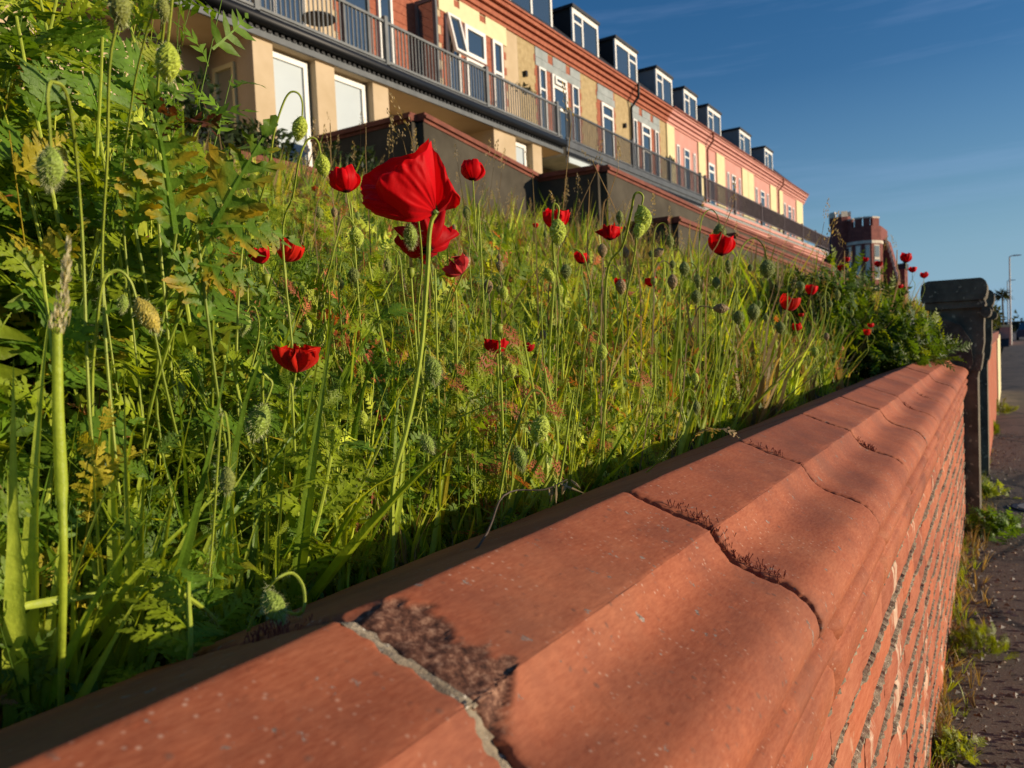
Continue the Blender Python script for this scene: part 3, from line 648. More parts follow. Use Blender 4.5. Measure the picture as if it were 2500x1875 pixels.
# --- balconies
def balcony(label, r0, r1, posts, mrail, kind):
    y0, y1 = r0*DR, r1*DR; t = thing('balcony', label, 'balcony')
    zt, zb = .640*DR, .560*DR
    mbx('deck', M_cream if kind == 0 else M_greyl, t, (XF, XR-.02, y0, y1, ZS, ZD))
    b = MB(); b.box(XR-.03, XR+.03, y0, y1, zt-.05, zt); b.box(XR-.025, XR+.025, y0, y1, zb, zb+.05); b.build('handrail', mrail, t)
    b = MB(); y = y0+.06
    while y < y1-.03:
        w_ = .012 if kind == 0 else .0135; b.box(XR-w_, XR+w_, y-w_, y+w_, zb+.05, zt-.05); y += .115 if kind == 0 else .125
    tag(b.build('balusters', mrail, t), kind='stuff')
    for q in posts: mbx('post', mrail, t, (XR-.05, XR+.05, q*DR-.05, q*DR+.05, 5.96, zt+.09)); 
    if kind == 0:
        mbx('deck_edge', M_greyp, t, (XR-.02, XR+.05, y0, y1, 6.04, 6.12))
        g = MB(); g.tube([(XR+.09, y0, 5.955), (XR+.09, y1, 5.955)], .105, 12, caps=True); g.build('gutter', M_black, t, True)
        mbx('fascia', M_greyp, t, (XR-.02, XR+.03, y0, y1, ZS-.0, 5.79), (XR-.02, XR+.0, y0, y1, 5.79, 6.04))
        d = MB(); y = y0
        while y < y1-.05: d.box(XR+.0, XR+.045, y, y+.07, 5.80, 5.885); y += .14
        tag(d.build('dentils', M_black, t), kind='stuff')
    elif kind == 1:
        mbx('fascia', M_railk, t, (XR-.02, XR+.06, y0, y1, 5.93, 6.12), (XR-.02, XR+.02, y0, y1, 5.60, 5.93))
        mbx('lower_moulding', plain('pale_fascia', (.46, .52, .52), .6), t, (XR-.02, XR+.08, y0, y1, 5.46, 5.62))
        d = MB(); y = y0
        while y < y1-.05: d.box(XR+.02, XR+.055, y, y+.06, 5.70, 5.80); y += .12
        tag(d.build('dentils', M_black, t), kind='stuff')
    return t
balcony('nearest grey railed balcony over black gutter and dentils on the cream house', .30, 1.838, (.56, .84, 1.147, 1.487, 1.815), M_rail, 0)
balcony('middle grey railed balcony with pale blue fascia below the pebbledashed house', 1.86, 2.965, (1.885, 2.30, 2.62, 2.94), M_railk, 1)
balcony('long charcoal railed balcony along the pink houses at the terrace end', 2.98, 5.47, (3.0, 3.386, 3.816, 4.25, 4.69, 5.06, 5.45), M_railm, 2)
tb = thing('balcony_table', 'small round black table behind the nearest balcony railing', 'table', (XR-.45, .93*12.0, ZD))
m = MB(); th = np.linspace(0, 2*math.pi, 18, endpoint=False); m.prism([(.33*math.cos(a), .33*math.sin(a)) for a in th], 2, .68, .72); m.build('table_top', M_black, tb)
m = MB(); m.tube([(0, 0, 0), (0, 0, .68)], .03, 8); m.build('table_leg', M_black, tb)
for q, lab in ((1.70, 'dark potted plant on the balcony at the edge of the pebbledash wall'), (2.70, 'small dark plant hanging over the railing by the first cream pilaster')):
    m = MB(); r = np.random.RandomState(int(q*10))
    for i in range(120):
        p = np.array([XR-.25, q*DR, .655*DR])+r.normal(0, 1, 3)*(.05, .28, .05); a = r.normal(0, .05, 3); c = r.normal(0, .05, 3); m.add([p, p+a, p+c], [(0, 1, 2)], (.035, .04, .02))
    tag(m.build('potted_plant', M_leaf), lab, 'plant')
# end gable and roof closure
# --- dark garden walls with red copings
def slopewall(name, label, segs, foot):
    t = thing(name, label, 'wall'); b = MB(); c = MB()
    for (xa, ya, za), (xb, yb, zb) in zip(segs[:-1], segs[1:]):
        d = np.array([xb-xa, yb-ya]); d = d/np.linalg.norm(d); n = np.array([-d[1], d[0]])*.14; e = d*.0
        def q(x, y, z, s, k=1): return (x+n[0]*s*k, y+n[1]*s*k, z)
        b.hexa([q(xa, ya, foot, 1), q(xa, ya, foot, -1), q(xb, yb, foot, -1), q(xb, yb, foot, 1), q(xa, ya, za-.13, 1), q(xa, ya, za-.13, -1), q(xb, yb, zb-.13, -1), q(xb, yb, zb-.13, 1)])
        for w, lo_, hi in ((1.15, -.16, -.10), (1.5, -.10, -.05), (1.25, -.05, 0)):
            c.hexa([q(xa, ya, za+lo_, 1, w), q(xa, ya, za+lo_, -1, w), q(xb, yb, zb+lo_, -1, w), q(xb, yb, zb+lo_, 1, w), q(xa, ya, za+hi, 1, w), q(xa, ya, za+hi, -1, w), q(xb, yb, zb+hi, -1, w), q(xb, yb, zb+hi, 1, w)])
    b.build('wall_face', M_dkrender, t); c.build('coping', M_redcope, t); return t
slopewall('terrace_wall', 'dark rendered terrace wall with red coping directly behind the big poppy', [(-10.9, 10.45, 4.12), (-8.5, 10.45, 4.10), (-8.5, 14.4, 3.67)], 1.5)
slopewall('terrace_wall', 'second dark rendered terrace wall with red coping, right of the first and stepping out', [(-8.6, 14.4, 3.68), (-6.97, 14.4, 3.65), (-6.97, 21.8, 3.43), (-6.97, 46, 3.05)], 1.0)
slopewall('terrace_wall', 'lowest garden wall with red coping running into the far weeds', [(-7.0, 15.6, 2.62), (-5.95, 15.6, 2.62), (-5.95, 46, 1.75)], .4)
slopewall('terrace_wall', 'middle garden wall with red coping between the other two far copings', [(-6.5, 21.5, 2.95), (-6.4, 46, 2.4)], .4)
bl = thing('brick_edging', 'low red brick edging half buried in grass below the cream pillars', 'edging', (-9, 7, 2.3))
mbx('edging_face', M_fbrick, bl, (-.15, .1, 0, 3.3, -.3, .52)); mbx('edging_cap', M_redcope, bl, (-.18, .13, 0, 3.3, .52, .60))

# --- castle-like house
K = thing('turreted_house', 'dark red brick castle like house with battlements beyond the terrace', 'house', (0, 0, 0))
def extr(poly, z0, z1, name, mat, par=K, smooth=False):
    b = MB(); b.prism(poly, 2, z0, z1); return b.build(name, mat, par)
def grow(poly, k):
    c = np.mean(poly, 0); return [tuple(c+(np.array(p)-c)*k) for p in poly]
bay = [(-14.5, 90), (-14.5, 85.6), (-13.9, 84.5), (-13.0, 83.8), (-12.1, 83.6), (-11.35, 83.9), (-10.65, 85.1), (-10.65, 90)]
extr(bay, GZ, 10.6, 'bay_tower', M_castle)
extr(grow(bay, 1.03), 8.85, 9.15, 'stone_band', M_sandst); extr(grow(bay, 1.03), 4.3, 4.6, 'stone_band', M_sandst)
n = len(bay)
for i in range(1, n-2):
    a, c = np.array(bay[i]), np.array(bay[i+1]); d = (c-a)/np.linalg.norm(c-a); nn = np.array([d[1], -d[0]]); L_ = np.linalg.norm(c-a)
    k = max(1, int(round(L_/2.6)))
    for j in range(k):
        p0 = a+d*(L_*(j+.16)/k); p1 = a+d*(L_*(j+.84)/k); q0, q1 = p0-nn*.3, p1-nn*.3
        extr([tuple(p0), tuple(p1), tuple(q1), tuple(q0)], 10.6, 11.35, 'battlement', M_castle)
        extr(grow([tuple(p0), tuple(p1), tuple(q1), tuple(q0)], 1.12), 11.35, 11.5, 'battlement_cap', M_sandst)
    if L_ > .8:
        p0 = a+d*L_*.22+nn*.02; p1 = a+d*L_*.78+nn*.02; q0, q1 = p0-nn*.2, p1-nn*.2
        for za, zb in ((5.4, 7.25), (7.5, 8.6)):
            w = extr([tuple(p0+nn*.03), tuple(p1+nn*.03), tuple(q1), tuple(q0)], za-.14, zb+.12, 'window', M_sandst)
            extr([tuple(p0+d*.08+nn*.06), tuple(p1-d*.08+nn*.06), tuple(q1-d*.08), tuple(q0+d*.08)], za, zb, 'pane', M_glass, w)
tw = [(-14.4+.95*math.cos(a), 84.9+.95*math.sin(a)) for a in np.linspace(0, 2*math.pi, 10, endpoint=False)]
extr(tw, GZ, 11.7, 'turret', M_castle); extr(grow(tw, 1.10), 11.1, 11.8, 'turret_crown', M_castle)
for i in range(0, 10, 2):
    a, c = np.array(grow(tw, 1.1)[i]), np.array(grow(tw, 1.1)[(i+1) % 10]); ce = np.array([-14.4, 84.9])
    extr([tuple(a), tuple(c), tuple(c+(ce-c)*.25), tuple(a+(ce-a)*.25)], 11.8, 12.35, 'battlement', M_sandst)
extr([(-17.5, 86.4), (-14.6, 86.4), (-14.6, 96), (-17.5, 96)], GZ, 8.6, 'side_wing', M_castle)
b = MB(); b.hexa([(-17.8, 86.2, 8.6), (-14.4, 86.2, 8.6), (-14.4, 96, 8.6), (-17.8, 96, 8.6), (-16.4, 88, 10.4), (-14.4, 88, 10.4), (-14.4, 95, 10.4), (-16.4, 95, 10.4)]); b.build('roof', M_slate, K)
b = MB(); b.prism([(-10.7, GZ), (-9.4, GZ), (-9.4, 5.6), (-9.8, 7.6), (-10.2, 9.2), (-10.7, 9.4)], 1, 86.5, 88.6); b.build('gable', M_castle, K)
b = MB()
for i in range(9):
    t_ = i/8; b.box(-10.45+t_*1.0, -10.25+t_*1.0, 86.42, 86.5, 9.0-t_*4.0, 9.5-t_*4.0)
b.build('gable_coping', M_sandst, K)
G2 = thing('gabled_house', 'dark gabled house just right of the castle like house', 'house', (-11.9, 98, GZ))
mbx('wall', M_castle, G2, (-1, 2.0, 0, 3, 0, 8.2)); b = MB(); b.prism([(-1.1, 8.2), (2.1, 8.2), (2.1, 8.9), (-1.1, 8.6)], 1, 0, 3); b.build('roof', M_slate, G2); mbx('chimney', M_castle, G2, (1.75, 2.05, 1, 1.6, 8.4, 9.4))

# --- far things at the right edge
m = MB(); r = np.random.RandomState(5)
for i in range(1500):
    x = r.uniform(-30, 60); p = np.array([x, 190+r.uniform(-6, 6), GZ+r.uniform(0, 1)*(2.4+1.2*np.sin(x*.5)+.8*np.sin(x*1.7))]); a, c = r.normal(0, .45, 3), r.normal(0, .45, 3)
    m.add([p, p+a, p+c], [(0, 1, 2)], (.03, .04, .03))
m.box(-30, 60, 196, 198, GZ, GZ+2.2); m.C.append(np.tile((.02, .03, .02), (8, 1)))
tag(m.build('treeline', M_leaf), kind='stuff', label='distant dark treeline along the horizon at the right edge', cat='trees')
car = thing('parked_car', 'tiny dark blue parked car at the far right edge of the street', 'car', (1.35, 74, GZ))
b = MB(); b.prism([(-.85, .25), (.85, .25), (.88, .7), (.80, .85), (-.80, .85), (-.88, .7)], 1, 0, 4.1); b.build('body', M_blue, car)
b = MB(); b.hexa([(-.78, .9, .85), (.78, .9, .85), (.78, 3.9, .85), (-.78, 3.9, .85), (-.6, 1.4, 1.42), (.6, 1.4, 1.42), (.6, 3.4, 1.42), (-.6, 3.4, 1.42)]); b.build('cabin_windows', M_glass, car)
for sx in (-1, 1):
    for wy in (.75, 3.3):
        w = MB(); w.prism([(wy+.31*math.cos(a), .31+.31*math.sin(a)) for a in np.linspace(0, 2*math.pi, 14, endpoint=False)], 0, sx*.72, sx*.90); w.build('wheel', M_tyre, car)
def blobtree(name, label, cat, c, rad, n, leaf, col, trunk=None, group=None):
    t = thing(name, label, cat, (c[0], c[1], gz0(c[0], c[1])), 0, group); base = np.array([c[0], c[1], gz0(c[0], c[1])]); m = MB(); r = np.random.RandomState(int(abs(c[1]*10+c[0]*77)) % 9999)
    cl = r.normal(0, .42, (max(6, n//60), 3)); V = []; F = []; CC = []
    for i in range(n):
        q = cl[r.randint(len(cl))]+r.normal(0, .22, 3); l = np.linalg.norm(q); q = q/max(1, l)
        p = np.array(c)+q*rad-base; a = r.normal(0, leaf, 3); d = np.cross(a, r.normal(0, 1, 3)); d = d/np.linalg.norm(d)*leaf*.5
        k = r.uniform(.55, 1.35); m.add([p, p+a*.5+d, p+a*1.3, p+a*.5-d], [(0, 1, 2), (0, 2, 3)], tuple(x*k for x in col))
    m.build('crown', M_leaf, t)
    if trunk:
        m = MB(); m.tube([(0, 0, 0), (.0, 0, trunk*.6), (.02, 0, trunk)], [.05*rad[0], .04*rad[0], .02*rad[0]], 6); m.build('trunk', M_bark, t)
    return t
def gz0(x, y): return float(gz(x, y)) if -12.3 < x < -.5 and y < 60 else GZ
blobtree('shrub', 'dark bushy shrub over the far wall by the lamp post', 'shrub', (-.62, 40, GZ+1.45), (.36, 2.2, .62), 900, .09, (.05, .065, .02), 1.0)
for (x, y, z, rr, n, lab) in ((-9.6, 6.7, 3.45, (.7, .8, .55), 1300, 'dark green shrub against the shaded bay, left of the first pillar'),
                              (-9.7, 8.2, 3.3, (.6, .8, .40), 1100, 'low dark shrub at the foot of the first cream pillar'),
                              (-9.0, 9.3, 3.05, (.45, .6, .42), 700, 'small dark shrub below the first big blind window')):
    blobtree('shrub', lab, 'shrub', (x, y, z), rr, n, .06, (.035, .06, .022), .4)
pt = thing('palm_tree', 'small palm tree far down the street left of the lamp posts', 'palm tree', (-.38, 60, GZ))
m = MB(); m.tube([(0, 0, 0), (.04, 0, 1.8), (0, 0, 3.1)], [.07, .055, .05], 7); m.build('trunk', M_bark, pt)
m = MB(); r = np.random.RandomState(8)
for i in range(90):
    a = r.uniform(0, 2*math.pi); e = r.uniform(-.7, 1.4); L_ = r.uniform(.45, .8); d = np.array([math.cos(a)*math.cos(e), math.sin(a)*math.cos(e), math.sin(e)]); p = np.array([0, 0, 3.15]); q = p+d*L_+np.array([0, 0, -.12]); s = np.cross(d, [0, 0, 1]); s = s/np.linalg.norm(s)*.03
    m.add([p, p+(q-p)*.6+s+(0, 0, .06), q, p+(q-p)*.6-s+(0, 0, .06)], [(0, 1, 2), (0, 2, 3)], (.05, .06, .03))
m.build('crown', M_leaf, pt)
# ------------------------------------------------------------------ vegetation
GY = np.array([.29, .385, .018]); GD = np.array([.105, .20, .016]); GL = np.array([.40, .49, .05]); YE = np.array([.58, .42, .04]); BR = np.array([.20, .10, .035]); RD = np.array([.46, .15, .06]); TAN = np.array([.52, .38, .18]); HC = np.array([.50, .54, .26])
def bend(V, ang, tw=0.0):                     # bend a +Y template downwards over its length
    V = np.array(V, float); Ly = V[:, 1].max(); t = np.clip(V[:, 1]/Ly, 0, 1); a = ang*t
    if abs(ang) > 1e-3:
        Rr = Ly/ang; y = Rr*np.sin(a)-V[:, 2]*-np.sin(a)*-1; z = -Rr*(1-np.cos(a))+V[:, 2]*np.cos(a); V[:, 1] = y; V[:, 2] = z
    if tw:
        c, s = np.cos(tw*t), np.sin(tw*t); x = V[:, 0]*c+V[:, 2]*s*.0; V[:, 2] = V[:, 2]+V[:, 0]*s; V[:, 0] = x
    return V
def leaf_tpl(seed, pairs=6, width=.36, tooth=True, fine=False):
    r = np.random.RandomState(seed); V = []; F = []; Cc = []
    def v(x, y, z=0, c=1.0): V.append((x, y, z)); Cc.append(c); return len(V)-1
    rib = [v(0, i/(pairs+1), -.012, 1.25) for i in range(pairs+2)]
    for k in range(1, pairs+2):
        last = k == pairs+1
        for sgn in ((-1, 1) if not last else (0,)):
            t = k/(pairs+1)
            if last: ax = np.array([0, 1.]); Lb = .30; b0, b1 = rib[k-1], rib[k-1]; t0 = t1 = k/(pairs+1)-.1
            else:
                an = math.radians(r.uniform(38, 62)+(1-t)*14); ax = np.array([sgn*math.sin(an), math.cos(an)]); Lb = width*(math.sin(math.pi*min(1, t*.80+.14))**.8)*r.uniform(.8, 1.15)
                t0, t1 = t-.10, t+.02
            pp = np.array([ax[1], -ax[0]])*(1 if sgn >= 0 else -1)   # perpendicular
            o = np.array([0, (t0+t1)/2]); w = Lb*(.21 if not fine else .13); zt = r.uniform(-.05, .09)
            A = v(0, max(0, t0), -.012, 1.2); Z = v(0, t1, -.012, 1.2)
            if last: A = v(-.02, t0, -.01); Z = v(.02, t0, -.01)
            def pt(u, s): q = o+ax*Lb*u+pp*w*s*-1; return v(q[0], q[1], zt*u*u*1.2-.03*abs(s)*(1 if r.rand() < .5 else -.6), r.uniform(.85, 1.05))
            if tooth: U = [(.28, .55), (.45, 1.0), (.50, .55), (.68, .85), (.72, .42), (.86, .5)]
            else: U = [(.45, .9)]
            side1 = [pt(u*r.uniform(.94, 1.06), s*r.uniform(.8, 1.2)) for u, s in U]; tip = pt(1.0, 0); side2 = [pt(u*r.uniform(.94, 1.06), -s*r.uniform(.8, 1.2)) for u, s in U][::-1]
            if last: side1, side2 = side1, side2
            ctr = v(*(o+ax*Lb*.42), -.008, 1.12)
            ringv = [A]+side2[::-1]+[tip]+side1[::-1]+[Z] if sgn >= 0 else [A]+side2[::-1]+[tip]+side1[::-1]+[Z]
            for i in range(len(ringv)-1): F.append((ctr, ringv[i], ringv[i+1]))
            F.append((ctr, Z, A))
    # rib strip
    n0 = len(V)
    for i in range(5):
        y = i/4*.95; w = .022*(1-.8*i/4); v(-w, y, .004, 1.4); v(w, y, .004, 1.4)
    for i in range(4): a = n0+2*i; F += [(a, a+1, a+3), (a, a+3, a+2)]
    V = np.array(V); V[:, 2] += .18*np.abs(V[:, 0])**1.3*r.uniform(-1, 1.6)+.02*np.sin(V[:, 1]*14+seed)*np.abs(V[:, 0])*3
    V = bend(V, r.uniform(.2, 1.5), r.uniform(-.5, .5)); return V, np.array(F), np.array(Cc)
def fern_tpl(seed, n=9, wid=.26):             # finely divided leaf
    r = np.random.RandomState(seed); V = []; F = []; Cc = []
    def tri(a, b, c, k=1.0):
        i = len(V); V.extend([a, b, c]); Cc.extend([k]*3); F.append((i, i+1, i+2))
    for i in range(n):
        t = (i+1)/(n+1)
        for s in (-1, 1):
            L_ = wid*math.sin(math.pi*(t*.8+.15))*r.uniform(.8, 1.2); an = math.radians(r.uniform(35, 60)); d = np.array([s*math.sin(an), math.cos(an), r.uniform(-.1, .3)])*L_
            o = np.array([0, t, 0]); q = np.array([-d[1], d[0], 0])*.10; tri(o-q, o+q, o+d)
            for m in (.4, .65):
                b = o+d*m
                for s2 in (-1, 1): e = np.array([s2*-d[1]*.35+d[0]*.3, s2*d[0]*.35+d[1]*.3, 0]); tri(b, b+d*.13, b+e, 1.05)
    n0 = len(V)
    for i in range(5): y = i/4; w = .016*(1-.8*i/4); V += [(-w, y, 0), (w, y, 0)]; Cc += [1.2, 1.2]
    for i in range(4): a = n0+2*i; F += [(a, a+1, a+3), (a, a+3, a+2)]
    return bend(np.array(V, float), r.uniform(.1, 1.1), r.uniform(-.4, .4)), np.array(F), np.array(Cc)
def blade_tpl(seed, n=7, w=.035, ang=None):
    r = np.random.RandomState(seed); V = []; F = []; Cc = []
    for i in range(n+1):
        t = i/n; ww = w*(1-t**2.2)*(.7+.5*math.sin(math.pi*min(1, t*1.3+.2))); V += [(-ww, t, .4*ww), (0, t, -.1*ww), (ww, t, .4*ww)]; Cc += [1-.15*t, 1.12, 1-.15*t]
    for i in range(n):
        a = 3*i
        for k in (0, 1): F += [(a+k, a+k+1, a+k+4), (a+k, a+k+4, a+k+3)]
    return bend(np.array(V), r.uniform(.1, 1.4) if ang is None else ang, r.uniform(-.8, .8)), np.array(F), np.array(Cc)
def tuft_tpl(seed, n=9):
    r = np.random.RandomState(seed); V = []; F = []; Cc = []
    for i in range(n):
        a = r.uniform(0, 6.28); d = np.array([math.cos(a), math.sin(a)]); ln = r.uniform(.1, .5); h = r.uniform(.5, 1); w = r.uniform(.008, .018)*1.5
        p = np.array([*(d*.06*r.rand()), 0]); s = np.array([-d[1], d[0], 0])*w; q = p+np.array([*(d*ln*.35), h*.6]); e = p+np.array([*(d*ln), h]); k = len(V)
        V += [p-s, p+s, q-s*.8, q+s*.8, e]; F += [(k, k+1, k+3), (k, k+3, k+2), (k+2, k+3, k+4)]; c = r.uniform(.7, 1.3); Cc += [c*.9]*2+[c]*2+[c*1.1]
    return np.array(V), np.array(F), np.array(Cc)
def head_tpl(seed):                            # grass panicle, unit length along +Z
    r = np.random.RandomState(seed); V = []; F = []; Cc = []
    for i in range(34):
        t = r.rand(); a = r.uniform(0, 6.28); rad = .13*(1-t)*r.uniform(.4, 1.3)+.01; p = np.array([rad*math.cos(a), rad*math.sin(a), t*.85+rad*.5]); d = np.array([math.cos(a)*.3, math.sin(a)*.3, 1.])*.08; s = np.cross(d, r.normal(0, 1, 3)); s = s/np.linalg.norm(s)*.018; k = len(V)
        V += [p, p+d*.5+s, p+d, p+d*.5-s]; F += [(k, k+1, k+2), (k, k+2, k+3)]; Cc += [r.uniform(.8, 1.2)]*4
    k = len(V); V += [(-.006, 0, 0), (.006, 0, 0), (0, 0, .9)]; F.append((k, k+1, k+2)); Cc += [1]*3
    return np.array(V), np.array(F), np.array(Cc)
def instance(tpls, pos, ux, uy, uz, scale, col, pick):
    """stack copies of template meshes: columns of the frame are ux, uy, uz."""
    Vs, Fs, Cs = [], [], []; n = 0
    for k, (V, F, c) in enumerate(tpls):
        idx = np.where(pick == k)[0]
        if len(idx) == 0: continue
        s = scale[idx][:, None, None]
        W_ = (V[None, :, 0:1]*ux[idx][:, None, :]+V[None, :, 1:2]*uy[idx][:, None, :]+V[None, :, 2:3]*uz[idx][:, None, :])*s+pos[idx][:, None, :]
        Vs.append(W_.reshape(-1, 3)); Fs.append((F[None]+(np.arange(len(idx))*len(V))[:, None, None]+n).reshape(-1, 3))
        Cs.append((col[idx][:, None, :]*c[None, :, None]).reshape(-1, 3)); n += len(idx)*len(V)
    return np.concatenate(Vs), np.concatenate(Fs), np.concatenate(Cs)
def frames(direc, r, roll=1.5):
    """direction of growth uy, upper side uz (mostly up), ux across."""
    uy = direc/np.linalg.norm(direc, axis=1)[:, None]; up = np.tile([.62, .02, .55], (len(uy), 1))+r.normal(0, roll*.33, (len(uy), 3))
    ux = np.cross(uy, up); ux /= np.linalg.norm(ux, axis=1)[:, None]+1e-9; return ux, uy, np.cross(ux, uy)
def palette(n, r, yellow=.10, brown=.05, red=.03, dark=.35):
    k = r.rand(n); mixv = r.rand(n, 1)
    c = GD*(1-mixv)+GY*mixv
    c = np.where((r.rand(n) < .30)[:, None], GL*(.8+.4*mixv), c)
    c = np.where((k < dark)[:, None], GD*(.7+.6*mixv), c)
    c = np.where((k > 1-yellow)[:, None], YE*(.5+.5*mixv)*np.array([.8, 1, .9]), c)
    c = np.where((k > 1-brown)[:, None], BR*(.7+.8*mixv), c)
    c = np.where((k > 1-red)[:, None], RD*(.6+.6*mixv), c); return c*1.08*np.array([1.06, 1.0, 1.0])
TL = [leaf_tpl(s) for s in range(8)]+[leaf_tpl(20+s, 7, .42) for s in range(3)]
TLs = [leaf_tpl(40+s, 4, .4, False) for s in range(7)]
TF = [fern_tpl(s) for s in range(6)]
TFs = [fern_tpl(60+s, 5, .32) for s in range(4)]
TB = [blade_tpl(s, 7, .017) for s in range(7)]; TBs = [blade_tpl(90+s, 4, .013) for s in range(6)]
TT = [tuft_tpl(s) for s in range(8)]; TH = [head_tpl(s) for s in range(5)]
def az_xy(az, rr): return -np.sin(az)*rr, np.cos(az)*rr
def inwall(x, y, m=.0): return x > -.52-.014*y-m
def stuff(name, parts, mat, label, cat):
    V = []; F = []; Cc = []; n = 0
    for (v, f, c) in parts: V.append(v); F.append(f+n); Cc.append(c); n += len(v)
    o = obj(name, tri_mesh(name, np.concatenate(V), np.concatenate(F), np.concatenate(Cc), name.endswith('foliage'), mat)); return tag(o, label, cat, None, 'stuff')
def hmax(x, y):
    """how high leaves may reach above the slope at a spot"""
    d = -x; az = np.degrees(np.arctan2(d, y)); rr = np.hypot(x, y)
    h = .20+.14*np.clip((d-.55)/.8, 0, 1)
    tall = np.clip((az-56.5)/4, 0, 1)*np.clip((1.75-rr)/.5, 0, 1)
    return h+tall*.48*np.clip((d-.62)/.2, .0, 1)+.02*np.clip(d-2, 0, 6)
def scatter(n, r0, r1, r, a0=-2, a1=80, power=1.0):
    az = np.radians(r.uniform(a0, a1, n)); u = r.rand(n); rr = (r0**power+(r1**power-r0**power)*u)**(1/power)
    x, y = az_xy(az, rr); k = ~inwall(x, y, .02) & (x > -10.6) & ~((x < -8.3) & (y > 10.2)) & ~((x < -6.8) & (y > 14.2)) & ~((x < -5.8) & (y > 15.4)); return x[k], y[k]
# leafy plants: stems with spiralled leaves
def plants(n, r0, r1, seed, tp, leaves, lsize, stems, hs=1.0, pal={}, power=1.0, a0=-2, a1=80, hfun=hmax):
    r = np.random.RandomState(seed); x, y = scatter(n, r0, r1, r, a0, a1, power); m = len(x); z = gz(x, y); h = hfun(x, y)*r.uniform(.45, 1.05, m)*hs
    lean = r.normal(0, .16, (m, 2)); pos = []; dr = []; sc = []; col = []; base = palette(m, r, **pal); SV = []
    for j in range(leaves):
        t = (j+.5+r.uniform(-.3, .3, m))/leaves; a = j*2.399+r.uniform(0, 1.2, m)+x*31; zz = h*t
        p = np.stack([x+lean[:, 0]*zz, y+lean[:, 1]*zz, z+zz], 1); up = .15+.9*t+r.normal(0, .25, m)
        d = np.stack([np.cos(a), np.sin(a), up], 1); pos.append(p); dr.append(d); s = lsize*(1.15-.6*t)*r.uniform(.65, 1.25, m)*np.clip(h/.25, .5, 1.3); sc.append(s)
        low = np.clip(1-t*2.2, 0, 1)*r.rand(m); cc = base*(r.uniform(.75, 1.25, m))[:, None]; cc = cc*(1-low[:, None]*.7)+(YE*.4+BR*.35)*low[:, None]*.7; col.append(cc)
    pos = np.concatenate(pos); dr = np.concatenate(dr); sc = np.concatenate(sc); col = np.concatenate(col)
    ex = pos+dr/np.linalg.norm(dr, axis=1)[:, None]*sc[:, None]*.8; k = ~inwall(ex[:, 0], ex[:, 1], -.02)
    pos, dr, sc, col = pos[k], dr[k], sc[k], col[k]
    ux, uy, uz = frames(dr, r); out = [instance(tp, pos, ux, uy, uz, sc, col, r.randint(0, len(tp), len(pos)))]
    if stems:                                   # three sided stems
        w = stems; th = np.array([0, 2.09, 4.19]); ring = np.stack([np.cos(th), np.sin(th), th*0], 1)*w
        b = np.stack([x, y, z-.02], 1); t_ = np.stack([x+lean[:, 0]*h, y+lean[:, 1]*h, z+h*1.02], 1)
        V = np.concatenate([b[:, None]+ring, t_[:, None]+ring*.4], 1).reshape(-1, 3); f = np.array([(0, 1, 4), (0, 4, 3), (1, 2, 5), (1, 5, 4), (2, 0, 3), (2, 3, 5)])
        F = (f[None]+(np.arange(m)*6)[:, None, None]).reshape(-1, 3); out.append((V, F, np.repeat(base*1.25, 6, 0)))
    return out
near = plants(270, .5, 1.6, 1, TL, 11, .062, .0013, pal=dict(yellow=.16, brown=.07, red=.04), power=1.4, a0=8)
near += plants(360, .5, 1.7, 111, TLs, 11, .060, .0012, pal=dict(yellow=.14, brown=.06, red=.03, dark=.4), power=1.4, a0=8)
near += plants(125, .70, 1.4, 101, TLs, 18, .085, .0018, 1.0, dict(yellow=.08, brown=.0, red=.0, dark=.5), 1.3, 54, 80)
near += plants(560, .5, 1.9, 2, TF, 11, .062, .0013, pal=dict(yellow=.16, brown=.07, red=.08), power=1.4, a0=8, a1=60)
stuff('poppy_foliage', near, M_leaf, 'dense toothed poppy leaves filling the bed just behind the wall', 'foliage')
mid = plants(850, 1.4, 4.2, 3, TLs, 7, .075, .002, 1.0, dict(yellow=.14, brown=.08, red=.07, dark=.2), 1.5, 0, 62)
mid += plants(1360, 1.2, 4.5, 4, TFs, 9, .075, .0016, 1.05, dict(yellow=.18, brown=.07, red=.09, dark=.2), 1.5, 0, 60)
mid += plants(900, 4.0, 11, 5, TLs, 4, .15, 0, 1.0, dict(yellow=.08, brown=.05, red=.02, dark=.2), 1.3, 0, 58)
stuff('meadow_foliage', mid, M_leaf, 'mixed green and reddish weed foliage across the middle of the slope', 'foliage')
# grass
r = np.random.RandomState(6); gparts = []
def blades(n, r0, r1, tp, L0, L1, power, a0=-2, a1=80, tan=.12, seed=0, spread=.5):
    r = np.random.RandomState(600+seed); x, y = scatter(n, r0, r1, r, a0, a1, power); m = len(x); p = np.stack([x, y, gz(x, y)-.01], 1)
    d = np.stack([r.normal(0, spread, m), r.normal(0, spread, m), np.ones(m)*1.25], 1); d[:, 0] -= np.clip(.25-(-x-.5), 0, .25)*2.0
    ux = np.cross(d, r.normal(0, 1, (m, 3))); ux /= np.linalg.norm(ux, axis=1)[:, None]; uy = d/np.linalg.norm(d, axis=1)[:, None]
    s = r.uniform(L0, L1, m); c = palette(m, r, yellow=.1, brown=.0, red=.0, dark=.2)*1.1; c = np.where((r.rand(m) < tan)[:, None], TAN*r.uniform(.5, 1, (m, 1)), c)
    return instance(tp, p, ux, uy, np.cross(ux, uy), s, c, r.randint(0, len(tp), m))
gparts.append(blades(2600, .52, 1.5, TB, .10, .34, 1.5, 5, 80, .03, 1))
gparts.append(blades(1300, 1.2, 3.8, TBs, .18, .36, 1.5, -1, 60, .3, 2))
